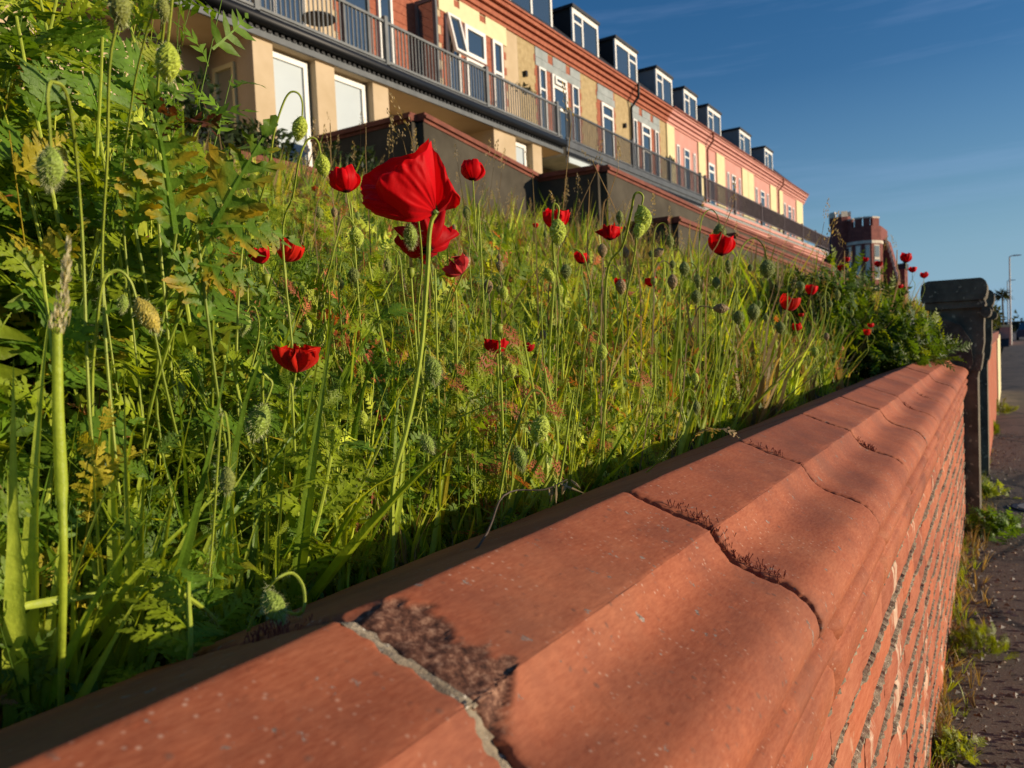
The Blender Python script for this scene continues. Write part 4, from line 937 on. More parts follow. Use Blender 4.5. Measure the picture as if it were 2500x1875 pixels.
def tufts(n, r0, r1, L0, L1, power, seed, tan, a0=-1, a1=62, dark=.2):
    r = np.random.RandomState(700+seed); x, y = scatter(n, r0, r1, r, a0, a1, power); m = len(x); p = np.stack([x, y, gz(x, y)-.02], 1); a = r.uniform(0, 6.28, m)
    ux = np.stack([np.cos(a), np.sin(a), a*0], 1); uy = np.stack([-np.sin(a), np.cos(a), a*0], 1); uz = np.tile([0, 0, 1.], (m, 1))+r.normal(0, .12, (m, 3))
    c = palette(m, r, yellow=.05, brown=.0, red=.0, dark=dark)*1.15; c = np.where((r.rand(m) < tan)[:, None], TAN*r.uniform(.35, .8, (m, 1)), c)
    return instance(TT, p, ux, uy, uz, r.uniform(L0, L1, m), c, r.randint(0, len(TT), m))
gparts.append(tufts(1100, 1.8, 5, .22, .42, 1.5, 1, .35)); gparts.append(tufts(7500, 4, 15, .30, .62, 1.4, 2, .40)); gparts.append(tufts(2500, 12, 45, .4, .7, 1.2, 3, .4, 5, 32))
gparts.append(tufts(1500, .52, 1.2, .05, .12, 1.5, 4, .3, 0, 80))
stuff('meadow_grass', gparts, M_grass, 'rough meadow grass covering the slope up to the terrace walls', 'grass')
# seed heads in the meadow
r = np.random.RandomState(9); x, y = scatter(420, 2.2, 9, r, 0, 50, 1.5); m = len(x); h = r.uniform(.35, .60, m)*np.clip(1-(np.degrees(np.arctan2(-x, y)) > 47)*.3, .5, 1); b = np.stack([x, y, gz(x, y)], 1); le = r.normal(0, .10, (m, 2)); tp = b+np.stack([le[:, 0], le[:, 1], h], 1)
a = r.uniform(0, 6.28, m); ux = np.stack([np.cos(a), np.sin(a), a*0], 1); uy = np.stack([-np.sin(a), np.cos(a), a*0], 1); uz = np.stack([le[:, 0], le[:, 1], h], 1); uz /= np.linalg.norm(uz, axis=1)[:, None]
tc1 = TAN*r.uniform(.5, 1.1, (m, 1)); hp = instance(TH, tp, ux, uy, uz, r.uniform(.05, .12, m), tc1, r.randint(0, 5, m)); w = .0012
V = np.concatenate([b[:, None]+np.array([[-w, 0, 0], [w, 0, 0], [0, w, 0]]), tp[:, None]+np.array([[-w, 0, 0], [w, 0, 0], [0, w, 0]])*.5], 1).reshape(-1, 3); f = np.array([(0, 1, 4), (0, 4, 3), (1, 2, 5), (1, 5, 4), (2, 0, 3), (2, 3, 5)])
stuff('seeding_grass', [hp, (V, (f[None]+(np.arange(m)*6)[:, None, None]).reshape(-1, 3), np.repeat(tc1*.8, 6, 0))], M_grass, 'tan seeding grass stalks scattered through the meadow', 'grass')

# ---------------------------------------------------------------- hairy stems, buds
def hairs_on(pts, rad, n, L0, r, col=HC):
    pts = np.asarray(pts); seg = np.linalg.norm(np.diff(pts, axis=0), axis=1); cum = np.concatenate([[0], np.cumsum(seg)]); s = r.rand(n)*cum[-1]
    i = np.clip(np.searchsorted(cum, s)-1, 0, len(seg)-1); u = (s-cum[i])/(seg[i]+1e-9); p = pts[i]*(1-u[:, None])+pts[i+1]*u[:, None]; T = (pts[i+1]-pts[i])/(seg[i][:, None]+1e-9)
    d = r.normal(0, 1, (n, 3)); d -= T*(d*T).sum(1)[:, None]; d /= np.linalg.norm(d, axis=1)[:, None]; rr = np.interp(s, cum, np.broadcast_to(rad, len(pts)))
    q = p+d*rr[:, None]*.8; e = q+d*(L0*r.uniform(.6, 1.3, n))[:, None]+T*L0*.15; w = np.cross(T, d)*.00016
    V = np.stack([q-w, q+w, e], 1).reshape(-1, 3); F = np.arange(3*n).reshape(-1, 3); return V, F, np.tile(col, (3*n, 1))
def bud_mesh(seed, hair=170, aspect=.60, tipred=False, tone=GL):
    r = np.random.RandomState(seed); nu, nv = 34, 28; V = []; Cc = []
    for j in range(nv+1):
        v = j/nv; z = -v; th = math.pi*v; rad = aspect*.5*(math.sin(th)**.75)*(1.08-.22*v)
        for i in range(nu):
            a = 2*math.pi*i/nu; k = 1+.085*r.uniform(-1, 1)*(1 if 0 < j < nv else 0)+.05*math.cos(2*a)*(1-abs(v-.5)) ; V.append((rad*k*math.cos(a), rad*k*math.sin(a), z))
            seam = abs(math.sin(a)) < .16; c = tone*r.uniform(.6, 1.35)*(1.25 if seam else 1); Cc.append(c)
    F = []
    for j in range(nv):
        for i in range(nu): a, b = j*nu+i, j*nu+(i+1) % nu; F += [(a, a+nu, b), (b, a+nu, b+nu)]
    V = np.array(V); Cc = np.array(Cc); n = hair; k = r.randint(nu, len(V)-nu, n); p = V[k]; c0 = np.array([0, 0, -.5]); d = (p-c0); d[:, 2] *= .35; d /= np.linalg.norm(d, axis=1)[:, None]; d[:, 2] -= .35
    L_ = .11*r.uniform(.5, 1.3, (n, 1)); w = np.cross(d, r.normal(0, 1, (n, 3))); w /= np.linalg.norm(w, axis=1)[:, None]; w *= .007
    base = len(V); HV = np.stack([p-d*.02-w, p-d*.02+w, p+d*L_], 1).reshape(-1, 3)
    return tri_mesh('bud', np.concatenate([V, HV]), np.concatenate([np.array(F), np.arange(3*n).reshape(-1, 3)+base]), np.concatenate([Cc, np.tile(HC*1.05, (3*n, 1))]), False, M_bud)
BUDS = {'green': [bud_mesh(s, 230, .60) for s in range(4)], 'olive': [bud_mesh(10+s, 200, .52, tone=np.array([.22, .25, .05])) for s in range(2)],
        'brown': [bud_mesh(20+s, 120, .62, tone=np.array([.30, .21, .10])) for s in range(2)], 'dark': [bud_mesh(30+s, 160, .70, tone=np.array([.17, .21, .045])) for s in range(2)],
        'hairy': [bud_mesh(40+s, 700, .55, tone=np.array([.24, .33, .05])) for s in range(2)], 'yellow': [bud_mesh(50, 160, .5, tone=np.array([.42, .34, .06]))]}
def stem_obj(pts, rad, parent, loc, col, hair=0, hl=.004, seed=0, name='stem', n=6):
    b = MB(); q = np.array(pts)-np.array(loc); b.tube(q, rad, n, col=np.array(col)); r = np.random.RandomState(seed)
    if hair: v, f, c = hairs_on(q, rad, hair, hl, r); b.add(v, f, c)
    return b.build(name, M_stem, parent, False)
def ground_end(p, r, away=.0):
    """carry a stem from its last seen point down to the soil"""
    x, y = p[0]-.02+away, p[1]+.02; x = min(x, -.545-.014*y); return np.array([x, y, float(gz(x, y))-.01])
def bud(px, py, size, side, d, kind='green', hook=1.0, label='', group='nodding poppy buds', drop=None, path=None, tilt=0.0, upright=False):
    """px, py bud centre in the photo, size its length there, d distance; side: where the stem comes from"""
    r = np.random.RandomState(int(px*7+py) % 100000); c = P(px, py, d); Lm = size/f_px*d*1.0
    rightv = RM @ np.array([1, 0, 0.]); upv = np.array([0, 0, 1.])
    sr = max(.0008, Lm*.040); colr = GL*.8 if kind != 'brown' else TAN*.6
    if path is not None:
        pts = [P(x, y, d+dd) for x, y, dd in path][::-1]; top = pts[-1]; ax = c-top; ax /= np.linalg.norm(ax); start = pts[0]
    elif upright:
        ax = -nrm(upv+rightv*tilt); top = c+ax*Lm*.5; start = top-upv*Lm*3+rightv*side*Lm*.5; pts = [start, (start+top)/2+rightv*.1*Lm, top]
    else:
        rh = Lm*.55*hook; ax = nrm(-upv+rightv*tilt); top = c-ax*Lm*.5
        pts = [top+rightv*side*rh*2.3-upv*Lm*2.6, top+rightv*side*rh*2.1-upv*Lm*.6, top+rightv*side*rh*1.7+upv*rh*.8, top+rightv*side*rh*.9+upv*rh*1.45, top+rightv*side*rh*.25+upv*rh*.95, top]
    g = ground_end(pts[0], r); s0 = np.array(pts[0]); midp = s0*.5+g*.5+r.normal(0, .008, 3)
    full = cr([g, midp]+list(pts), 5)
    t = thing('poppy_bud', label, 'flower bud', tuple(g), 0, group)
    rad = np.interp(np.linspace(0, 1, len(full)), [0, .8, 1], [sr*1.35, sr, sr*.85]); nh = int(np.clip(180*(1.1/d)**1.5, 0, 260)) if d < 2.2 else 0
    stem_obj(full, rad, t, g, colr, nh, .0042, int(px), n=6 if d < 1.3 else 4)
    m = BUDS[kind][r.randint(len(BUDS[kind]))]; o = obj('bud', m, t)
    zq = Vector(tuple(-ax)).to_track_quat('Z', 'Y'); o.rotation_mode = 'QUATERNION'; o.rotation_quaternion = zq @ Matrix.Rotation(r.uniform(0, 6.28), 3, 'Z').to_quaternion(); topv = full[-1]-g
    o.location = tuple(topv); o.scale = (Lm*1.0,)*3
    if upright: o.location = tuple(topv-ax*0+(-ax)*Lm); 
    return t
K_ = 2500/2212
def Dp(x, y): return x*K_, y*K_
b_ = bud
b_(410, 140, 84, 1, .66, 'green', label='bright green hairy bud hanging on a straight stem at the top left', path=[(410, 100, 0), (416, 40, 0), (424, -40, 0), (440, -140, .02), (400, 60, .10), (380, 420, .14)])
b_(290, 0, 80, 1, .60, 'olive', label='large bud cut by the top edge of the photo at the left', path=[(286, -38, 0), (300, -80, 0), (330, -60, .02), (272, 120, .03), (262, 380, .05), (250, 700, .08)])
b_(398, 8, 50, 1, .66, 'olive', label='small bud at the top edge just left of the soffit', path=[(396, -12, 0), (386, -40, 0), (372, 30, .0), (352, 100, .02), (320, 260, .05), (300, 520, .1)])
b_(732, 312, 58, -1, .80, 'green', label='green bud nodding from a tall hooked stem in front of the first blind window', path=[(738, 282, 0), (738, 250, 0), (728, 228, 0), (708, 226, 0), (690, 256, 0), (668, 330, 0), (655, 420, .01), (625, 520, .03), (590, 620, .05)])
b_(787, 398, 55, -1, .86, 'green', label='green bud on the shorter hook right of the tall one, above the small red cup', path=[(783, 374, 0), (776, 346, 0), (762, 336, 0), (745, 350, 0), (728, 400, 0), (715, 480, .01), (690, 590, .03)])
b_(123, 400, 88, 1, .60, 'hairy', label='very hairy shaded bud hanging straight down at the left edge', path=[(124, 356, 0), (120, 290, 0), (116, 230, 0), (130, 200, .01), (170, 260, .04), (200, 560, .10)])
b_(358, 768, 90, -1, .66, 'yellow', label='yellowing bud on a hairy hook beside the pale grass head', path=[(332, 726, 0), (320, 690, 0), (298, 664, 0), (272, 664, 0), (248, 700, 0), (236, 800, .02), (225, 950, .05)])
b_(300, 745, 40, -1, .74, 'hairy', label='small grey green hairy bud tucked left of the yellowing one', path=[(303, 720, 0), (308, 690, 0), (296, 665, 0), (270, 670, 0), (254, 720, 0)])
b_(667, 582, 48, -1, 1.0, 'olive', label='brownish bud just left of the red poppy beside the yellow leaf', path=[(655, 560, 0), (640, 545, 0), (620, 548, 0), (600, 580, .02)])
b_(870, 575, 52, -1, 1.05, 'green', label='pale bud on a thin hook below the small red cup', path=[(866, 552, 0), (852, 533, 0), (838, 533, 0), (826, 570, 0), (808, 640, 0), (790, 740, .03)])
b_(1002, 573, 60, 1, .80, 'hairy', label='pale hairy bud hanging directly below the big red poppy', path=[(1000, 545, 0), (1004, 520, .02), (1015, 500, .05), (1030, 640, .1), (1020, 800, .14)])
b_(1140, 520, 36, 0, 1.25, 'olive', label='small upright bud right of the big poppy', upright=True)
b_(596, 790, 50, 1, .92, 'hairy', label='small bristly bud in the leaves left of centre', path=[(602, 765, 0), (612, 748, 0), (626, 760, 0), (630, 830, .02)])
b_(632, 1030, 92, 1, .78, 'hairy', label='bright green bristly bud left below the crumpled red poppy', path=[(648, 985, 0), (664, 940, 0), (655, 925, 0), (640, 930, 0), (650, 1100, .05)])
b_(555, 1170, 64, 1, .58, 'olive', label='round bud low at the left among the wide grass blades', path=[(556, 1140, 0), (560, 1080, 0), (550, 1010, 0), (540, 1020, .01), (532, 1120, .02), (520, 1300, .05)])
b_(668, 1478, 88, 1, .54, 'hairy', label='very hairy green bud leaning over the garden edge of the near coping', path=[(650, 1440, 0), (680, 1410, -.01), (716, 1400, 0), (742, 1440, 0), (730, 1500, .0), (640, 1480, .06), (600, 1560, .08)])
b_(1318, 1048, 74, -1, .86, 'green', label='plump green bud hooked over the grass above the wall middle', path=[(1328, 1012, 0), (1330, 980, 0), (1320, 958, 0), (1300, 955, 0), (1280, 985, 0), (1262, 1040, .01), (1238, 1110, .03)])
b_(1045, 1085, 52, -1, .84, 'hairy', label='small bristly bud hanging inside a tight hook below the tall poppy stem', path=[(1030, 1060, 0), (1032, 1035, 0), (1018, 1020, 0), (1002, 1030, 0), (985, 1090, .02)])
b_(1058, 905, 70, 1, .92, 'hairy', label='large shaggy bud against the big poppy stem, left of centre', path=[(1050, 870, 0), (1046, 850, .01), (1036, 860, .02), (1030, 960, .04)])
b_(1270, 1120, 60, 1, .92, 'hairy', label='drooping bristly bud low in the middle grass', path=[(1262, 1090, 0), (1256, 1065, 0), (1248, 1075, 0), (1250, 1180, .02)])
b_(780, 825, 46, 1, 1.1, 'green', label='upright bud between the two left poppies', path=[(784, 800, 0), (790, 740, 0), (800, 690, .02), (806, 760, .04)])
b_(1362, 566, 66, -1, 1.25, 'green', label='green bud hooked in front of the half hidden red poppy', path=[(1362, 533, 0), (1364, 510, 0), (1356, 498, 0), (1350, 510, 0), (1350, 600, .01), (1352, 680, .02)])
b_(1570, 535, 66, -1, 1.15, 'green', label='upper one of the joined pair of buds on the bristly arch', path=[(1567, 500, 0), (1570, 480, 0), (1560, 470, 0), (1548, 478, 0), (1540, 520, .01), (1520, 600, .03), (1480, 680, .06)])
b_(1560, 566, 48, -1, 1.14, 'green', label='lower one of the joined pair of buds on the bristly arch', path=[(1566, 540, .01), (1560, 500, .015), (1552, 560, .02), (1546, 640, .03)], tilt=-.3)
b_(1513, 531, 34, 0, 1.5, 'olive', label='upright oval bud left of the joined pair', upright=True)
b_(1471, 612, 36, 0, 1.35, 'brown', label='brownish pink upright bud below the red tatters', upright=True)
b_(1606, 617, 32, 0, 1.6, 'brown', label='tan bud lying level on its stem', upright=True, tilt=1.6)
b_(1527, 617, 28, 0, 1.6, 'brown', label='small pale brown upright bud right of the pinkish one', upright=True)
b_(1636, 590, 34, -1, 1.6, 'olive', label='slim bud on a soft hook left of the red cup')
b_(1757, 567, 40, -1, 2.0, 'dark', label='round dark bud just above the red cup poppy at the right')
b_(1873, 657, 46, -1, 1.7, 'dark', label='large round dark bud on a wide bristly arch at the right', hook=1.3)
b_(1516, 700, 40, -1, 1.3, 'brown', label='tan bud hanging beside the half hidden red petals')
b_(1642, 688, 38, -1, 1.35, 'brown', label='tan green bud hanging from a tall thin hook')
b_(1671, 656, 36, -1, 1.45, 'dark', label='dark bud hanging from a wide round arch')
b_(1757, 753, 38, -1, 1.45, 'brown', label='tan bud held sideways at the end of a level stem', path=[(1740, 753, 0), (1722, 748, 0), (1705, 752, 0), (1692, 790, .01), (1676, 840, .03)])
b_(1840, 762, 42, -1, 1.6, 'dark', label='round dark bud with a dark twin close by, right of the sideways tan bud')
b_(1803, 776, 36, -1, 1.65, 'dark', label='second round dark bud just left of its twin')
b_(1700, 725, 34, -1, 1.5, 'dark', label='dark bud low between thin hooks')
b_(1703, 687, 34, -1, 1.55, 'olive', label='slim olive bud under a tall narrow hook')
b_(1748, 690, 28, -1, 1.7, 'dark', label='small dark bud under the stem of the red cup')
b_(1341, 672, 40, 1, 1.15, 'green', label='bright yellow green bud tilted above reddish leaves', tilt=.5, hook=.6)
b_(1470, 860, 40, -1, 1.1, 'green', label='green bud on a long hook in front of the dark leaves')
b_(1697, 925, 32, -1, 1.15, 'green', label='small bud low on the far grass near the wall')
b_(1701, 995, 34, -1, 1.05, 'olive', label='tiny bud hanging over the far grass blades by the wall')
b_(1192, 700, 36, 0, 1.2, 'brown', label='straw coloured upright bud right of the pink opening flower', upright=True)
b_(1220, 640+10, 30, 0, 1.35, 'brown', label='small pale bud above the straw one', upright=True)
b_(1106, 795, 34, 0, 1.2, 'olive', label='narrow upright bud on a bristly stem in the centre', upright=True)
b_(1250, 905, 38, -1, 1.0, 'green', label='green bud below the small dark red poppy', hook=1.2)
b_(1283, 915, 34, -1, .98, 'green', label='slender bud right of the green seed capsule', hook=1.6)
b_(1412, 800, 34, -1, 1.25, 'green', label='pale bud on a thin hook in the orange leaves')
b_(1780, 655, 26, -1, 2.0, 'olive', label='little bud right of the red cup stem'); b_(1905, 800, 30, 1, 1.8, 'dark', label='dark bud on a hook near the red pair'); b_(1955, 700, 26, -1, 2.2, 'dark', label='small dark bud above the right red poppy')
b_(2045, 720, 24, -1, 2.6, 'olive', label='small bud in front of the dark bush'); b_(1990, 860, 26, 1, 2.0, 'green', label='green bud in the pale weeds near the wall')
PLACES = [('left of the big red poppy', 560, 900, 430, 640), ('between the big poppy and the crumpled one', 700, 1000, 640, 860), ('in the centre of the bed', 1050, 1400, 640, 900),
          ('under the dark terrace walls', 1100, 1500, 540, 700), ('in the tangle below the red cup poppy', 1550, 1900, 620, 860), ('in the pale weeds before the bush', 1850, 2080, 700, 900), ('in the near leaves low at the left', 420, 900, 880, 1250)]
rr_ = np.random.RandomState(77)
ORD = ['first', 'second', 'third', 'fourth', 'fifth', 'sixth', 'seventh', 'eighth', 'ninth', 'tenth', 'eleventh', 'twelfth', 'thirteenth', 'fourteenth', 'fifteenth', 'sixteenth']
for pi, (pl, xa, xb, ya, yb) in enumerate(PLACES):
    nb = [4, 6, 10, 9, 12, 8, 6][pi]; xs_ = np.sort(rr_.uniform(xa, xb, nb))
    for j in range(nb):
        x_, y_ = xs_[j], rr_.uniform(ya, yb); d_0 = {0: 1.6, 1: 1.1, 2: 1.15, 3: 2.2, 4: 1.6, 5: 2.3, 6: .85}[pi]*rr_.uniform(.85, 1.2)
        kd = ['green', 'olive', 'brown', 'dark', 'hairy'][rr_.choice(5, p=[.35, .25, .15, .15, .10])]
        b_(x_, y_, rr_.uniform(.016, .022)/d_0*f_px, rr_.choice([-1, 1]), d_0, kd, rr_.uniform(.7, 1.5), {'green': 'green', 'olive': 'olive', 'brown': 'tan', 'dark': 'dark', 'hairy': 'bristly'}[kd]+' bud, '+ORD[j]+' from left of those '+pl, upright=rr_.rand() < .25, group='small poppy buds')

# ---------------------------------------------------------------- poppies
RED = np.array([.70, .003, .006]); REDO = np.array([.68, .022, .008])
def petal_mesh(fn, nu=22, nv=16, col=RED, spot=.16, seed=0):
    r = np.random.RandomState(seed); V = []; Cc = []
    for j in range(nv+1):
        for i in range(nu+1):
            u = i/nu*2-1; v = j/nv; p = fn(u, v); V.append(p); k = r.uniform(.97, 1.03)*(1-.10*math.cos(u*9+2*math.sin(v*3))*v)
            if v > .93: k *= 1.12
            c = col*k
            if v < spot: c = np.array([.012, .002, .006])
            Cc.append(c)
    V = np.array(V); F = []
    for j in range(nv):
        for i in range(nu): a = j*(nu+1)+i; F += [(a, a+1, a+nu+2), (a, a+nu+2, a+nu+1)]
    return tri_mesh('petal', V, np.array(F), np.array(Cc), True, M_petal)
def cup_petal(ang, width, Rd, Ht, closed, r, ruffle=.06):
    ph = r.uniform(0, 6.28, 4); f1 = r.choice([5, 6, 7])
    def fn(u, v):
        a = ang+u*width*(.5+.5*v**.5); h = Ht*(1-.16*u*u-.04*math.sin(u*f1+ph[0]))
        rad = Rd*((1-closed)*(1-(1-v)**2.0)+closed*math.sin(math.pi*(.04+.74*v))); z = h*v**1.25
        fl = ruffle*Rd*2*(v**1.8)*(math.sin(u*f1*1.5+ph[1])+.6*math.sin(u*f1*2.7+ph[2]+v*2)); rad += fl
        z += .5*fl*math.sin(u*4+ph[3]); rad += .02*Rd*math.sin(u*37+ph[3])*v
        return (rad*math.cos(a), rad*math.sin(a), z)
    return fn
def poppy(px, py, w, d, label, tilt=(0, 0), openv=.85, col=RED, ruffle=.06, path=None, petals=4, length=1.0, hair=True, group='small red poppies', hr=.78):
    r = np.random.RandomState(int(px*3+py*5) % 99991); c = P(px, py, d); Wm = w/f_px*d; Ln = Wm*hr*length; closed = float(np.clip(1.25-openv, .1, .8))
    rightv = RM @ np.array([1, 0, 0.]); back = RM @ np.array([0, 0, -1.]); up = np.array([0, 0, 1.])
    ax = nrm(up+rightv*tilt[0]+back*tilt[1]); base = c-ax*Ln*.45
    pts = [P(x, y, d+dd) for x, y, dd in path][::-1] if path else [base-up*Wm*2.2+rightv*Wm*r.uniform(-.3, .3), base-up*Wm*.8]
    pts = list(pts)+[base]; g = ground_end(pts[0], r); full = cr([g, (g+np.array(pts[0]))/2+r.normal(0, .006, 3)]+pts, 5)
    t = thing('red_poppy', label, 'poppy', tuple(g), 0, group); sr = max(.0010, Wm*.016)
    stem_obj(full, np.linspace(sr*1.4, sr, len(full)), t, g, GL*.9, int(np.clip(150/d, 0, 230)) if d < 2 else 0, .0045, int(px), n=6 if d < 1.5 else 4)
    q = Vector(tuple(ax)).to_track_quat('Z', 'Y'); a0 = r.uniform(0, 6.28)
    for k in range(petals):
        m = petal_mesh(cup_petal(a0+k*math.pi/2*4/petals, 1.05 if k % 2 else 1.15, Wm*.5*(1 if k % 2 else .86), Ln*r.uniform(.85, 1.08), closed, r, ruffle), 18 if d < 1.6 else 10, 12 if d < 1.6 else 7, col*r.uniform(.85, 1.1), .15, k)
        o = obj('petal', m, t, tuple(base-g)); o.rotation_mode = 'QUATERNION'; o.rotation_quaternion = q
    cp = MB(); z = np.linspace(0, Ln*.32, 7); cp.tube([(0, 0, q_) for q_ in z], np.array([.2, .8, 1, 1, .95, 1.15, .1])*Ln*.10, 8, col=GD*1.2); o = cp.build('seed_capsule', M_stem, t, True); o.location = tuple(base-g); o.rotation_mode = 'QUATERNION'; o.rotation_quaternion = q
    return t
# the big poppy: four petals lofted between its base and measured rims (metres behind or before the stem plane)
d0 = .76; r = np.random.RandomState(3); base = P(1064, 522, d0)
hp = [(1048, 575, 0), (1045, 640, 0), (1038, 740, .005), (1030, 840, .01), (1012, 960, .015), (990, 1060, .02), (960, 1180, .03)]
pts = [P(x, y, d0+dd) for x, y, dd in hp][::-1]; g = ground_end(pts[0], r); full = cr([g, (g+pts[0])/2]+pts+[P(1054, 540, d0), base], 6)
hero = thing('big_red_poppy', 'largest red poppy with a cupped crumpled bloom tilted left on a tall bristly stem', 'poppy', tuple(g))
stem_obj(full, np.linspace(.0026, .0020, len(full)), hero, g, GL*1.0, 420, .0052, 5, n=8)
def hero_petal(rows, seed, nu=56, nv=36, col=RED, fold=1.0):
    vs = [0, .4, .75, 1.0]; G = [[base]*5]+[[P(x, y, d0+z) for x, y, z in row] for row in rows]
    cols = [cr([G[j][k] for j in range(4)], 12) for k in range(5)]; rr = np.random.RandomState(seed); ph = rr.uniform(0, 6.28, 6); cdir = RM @ np.array([0, 0, 1.])
    nn = len(cols[0])
    def fn(u, v):
        f = v*(nn-1); i = int(min(f, nn-2)); q = [c[i]*(1-(f-i))+c[i+1]*(f-i) for c in cols]
        t = (u+1)/2*4; k = int(min(t, 3)); tt = t-k; p0 = q[max(0, k-1)] if k else 2*q[0]-q[1]; p1, p2 = q[k], q[k+1]; p3 = q[k+2] if k < 3 else 2*q[4]-q[3]
        p = .5*((2*p1)+(p2-p0)*tt+(2*p0-5*p1+4*p2-p3)*tt*tt+(3*p1-p0-3*p2+p3)*tt**3)
        e = (.25+.75*v)*math.sin(math.pi*min(1, v*.9+.1))**.3; w = u+.10*math.sin(v*3+ph[5])
        wr = fold*e*(.0022*math.sin(w*5.5+ph[0])+.0024*max(0, math.sin(w*10+ph[1]+v*1.6))**3+.0008*math.sin(w*19+ph[3])*math.sin(v*9+ph[4])+.00022*math.sin(w*31+ph[2]+v*5))+fold*.0009*math.sin(v*7+u*3+ph[3])*v
        ed = fold*.0012*max(0, v-.85)/.15*(math.sin(u*7+ph[4])+.5*math.sin(u*19+ph[2]))
        return p+cdir*wr+nrm(p-base+1e-6)*ed-g
    m = petal_mesh(fn, nu, nv, col, .06, seed); return obj('petal', m, hero)
hero_petal([[(990, 500, .01), (985, 470, .025), (1000, 445, .03), (1028, 432, .028), (1052, 440, .012)], [(908, 478, .012), (915, 440, .03), (960, 410, .038), (1010, 395, .036), (1050, 380, .012)], [(882, 464, .010), (893, 424, .028), (948, 393, .038), (1003, 372, .038), (1047, 340, .014)]], 1, col=RED*.85)
hero_petal([[(1015, 542, -.008), (985, 528, -.018), (975, 508, -.022), (980, 490, -.02), (990, 470, -.012)], [(962, 537, -.012), (922, 518, -.022), (910, 495, -.024), (915, 470, -.018), (930, 455, -.01)], [(918, 524, -.010), (896, 510, -.018), (886, 492, -.018), (882, 472, -.010), (892, 450, 0)]], 2, col=RED*.95)
hero_petal([[(1012, 541, -.014), (1005, 510, -.026), (1020, 480, -.03), (1043, 465, -.026), (1064, 468, -.014)], [(962, 532, -.016), (948, 472, -.034), (982, 432, -.038), (1022, 410, -.034), (1060, 400, -.016)], [(932, 512, -.014), (924, 442, -.032), (966, 404, -.038), (1010, 386, -.036), (1053, 346, -.012)]], 3, fold=1.5)
hero_petal([[(1056, 470, .01), (1074, 470, -.006), (1090, 485, -.01), (1094, 500, -.006), (1086, 514, .004)], [(1052, 400, .012), (1075, 415, -.008), (1096, 450, -.014), (1110, 480, -.010), (1104, 510, .004)], [(1050, 350, .012), (1072, 382, -.004), (1098, 436, -.012), (1122, 488, -.010), (1116, 508, .004)]], 4, fold=.8)
rcp = MB(); rcp.tube([base-g, base-g+(P(1040, 480, d0)-base)*.6], [.004, .006], 10, col=GD); rcp.build('seed_capsule', M_stem, hero)
pp = poppy
pp(842, 446, 72, 1.15, 'small closed red cup poppy just left of the big one', (-.15, .1), .62, ruffle=.05, path=[(862, 560, 0), (858, 500, 0)], length=.95)
pp(1155, 422, 60, 1.25, 'small egg shaped red poppy right of the big one against the dark wall', (.05, .2), .58, ruffle=.03, path=[(1166, 620, 0), (1168, 500, 0)], length=.9)
pp(704, 616, 66, 1.2, 'red poppy opening sideways beside the brownish bud at the left', (.5, -.2), .8, REDO)
pp(636, 627, 48, 1.25, 'partly hidden dark red poppy left behind a leaf', (-.2, -.3), .9, RED*.8)
pp(1040, 592, 128, .95, 'squashed dark red poppy lying flat just under the big one', (-.2, .9), 1.1, RED*.75, .13, path=[(1064, 760, .02), (1062, 660, .01)], length=.7)
pp(722, 884, 92, .74, 'crumpled bright red poppy low in the leaves left of centre', (.1, -.2), .85, REDO, .22, path=[(705, 1010, .02), (712, 945, 0)], length=.8)
pp(1213, 848, 56, 1.02, 'small dark red poppy behind a green seed capsule in the centre', (.0, .0), 1.0, RED*.85, .15, length=.8)
pp(1288, 850, 30, 1.1, 'sliver of red petal hidden by the pink feathery leaf', (.4, .0), .6, RED*.7)
pp(1357, 540, 64, 1.45, 'red poppy half hidden by the hooked green bud', (.2, -.2), .95)
pp(1489, 572, 44, 1.6, 'tattered red poppy behind two buds at mid distance', (0, .2), .95, RED, .3)
pp(1420, 632, 36, 1.7, 'small red poppy folded under two buds in the middle', (0, .1), .7)
pp(1513, 692, 30, 1.5, 'two small red petals behind the hanging tan bud', (.1, 0), .8); pp(1588, 690, 28, 1.6, 'small upright red petal pair right of the tan bud', (0, 0), .6)
pp(1762, 602, 62, 1.9, 'bright red cup poppy before the red copings at the right', (0, -.1), .95, RED, .08)
pp(1926, 744, 46, 2.4, 'red poppy at the right with its round back turned', (.35, -.2), .75, REDO); pp(1980, 711, 30, 2.9, 'small red poppy at the left foot of the dark bush', (.2, 0), .85)
pp(1945, 800, 24, 2.6, 'small red poppy standing upright beside the round backed one', (.1, 0), .6); pp(1956, 770, 12, 2.8, 'tiny orange red poppy over the upright one', (0, 0), .8, REDO)
pp(2117, 813, 18, 3.0, 'tiny red poppy low in the pale weeds', (0, 0), .8, REDO); pp(2126, 795, 14, 3.0, 'tiny dark red poppy just above another in the weeds', (0, 0), .8)
pp(1308, 552, 14, 2.5, 'tiny red petal between thin grass stems', (0, 0), .8)
pp(770, 463, 16, 5.0, 'tiny orange poppy far up the meadow', (0, 0), .9, REDO)
for x_, y_, w_, lb in ((2067, 635, 14, 'leftmost tiny dark poppy on top of the dark bush'), (2114, 635, 13, 'second tiny dark poppy on top of the bush'), (2144, 646, 17, 'bright little poppy on top of the bush before the castle house'),
                       (2212, 632, 25, 'largest poppy on the bush against the sky'), (2228, 659, 17, 'small poppy just below the largest one on the bush'), (2256, 673, 17, 'rightmost small poppy on the bush above the gate pier'),
                       (2053, 657, 18, 'faded orange poppy at the left shoulder of the bush'), (2198, 700, 12, 'tiny red poppy in the right side of the bush')):
    pp(x_, y_, w_, 4.6, lb, (.1, .0), .85, group='poppies on the bush')
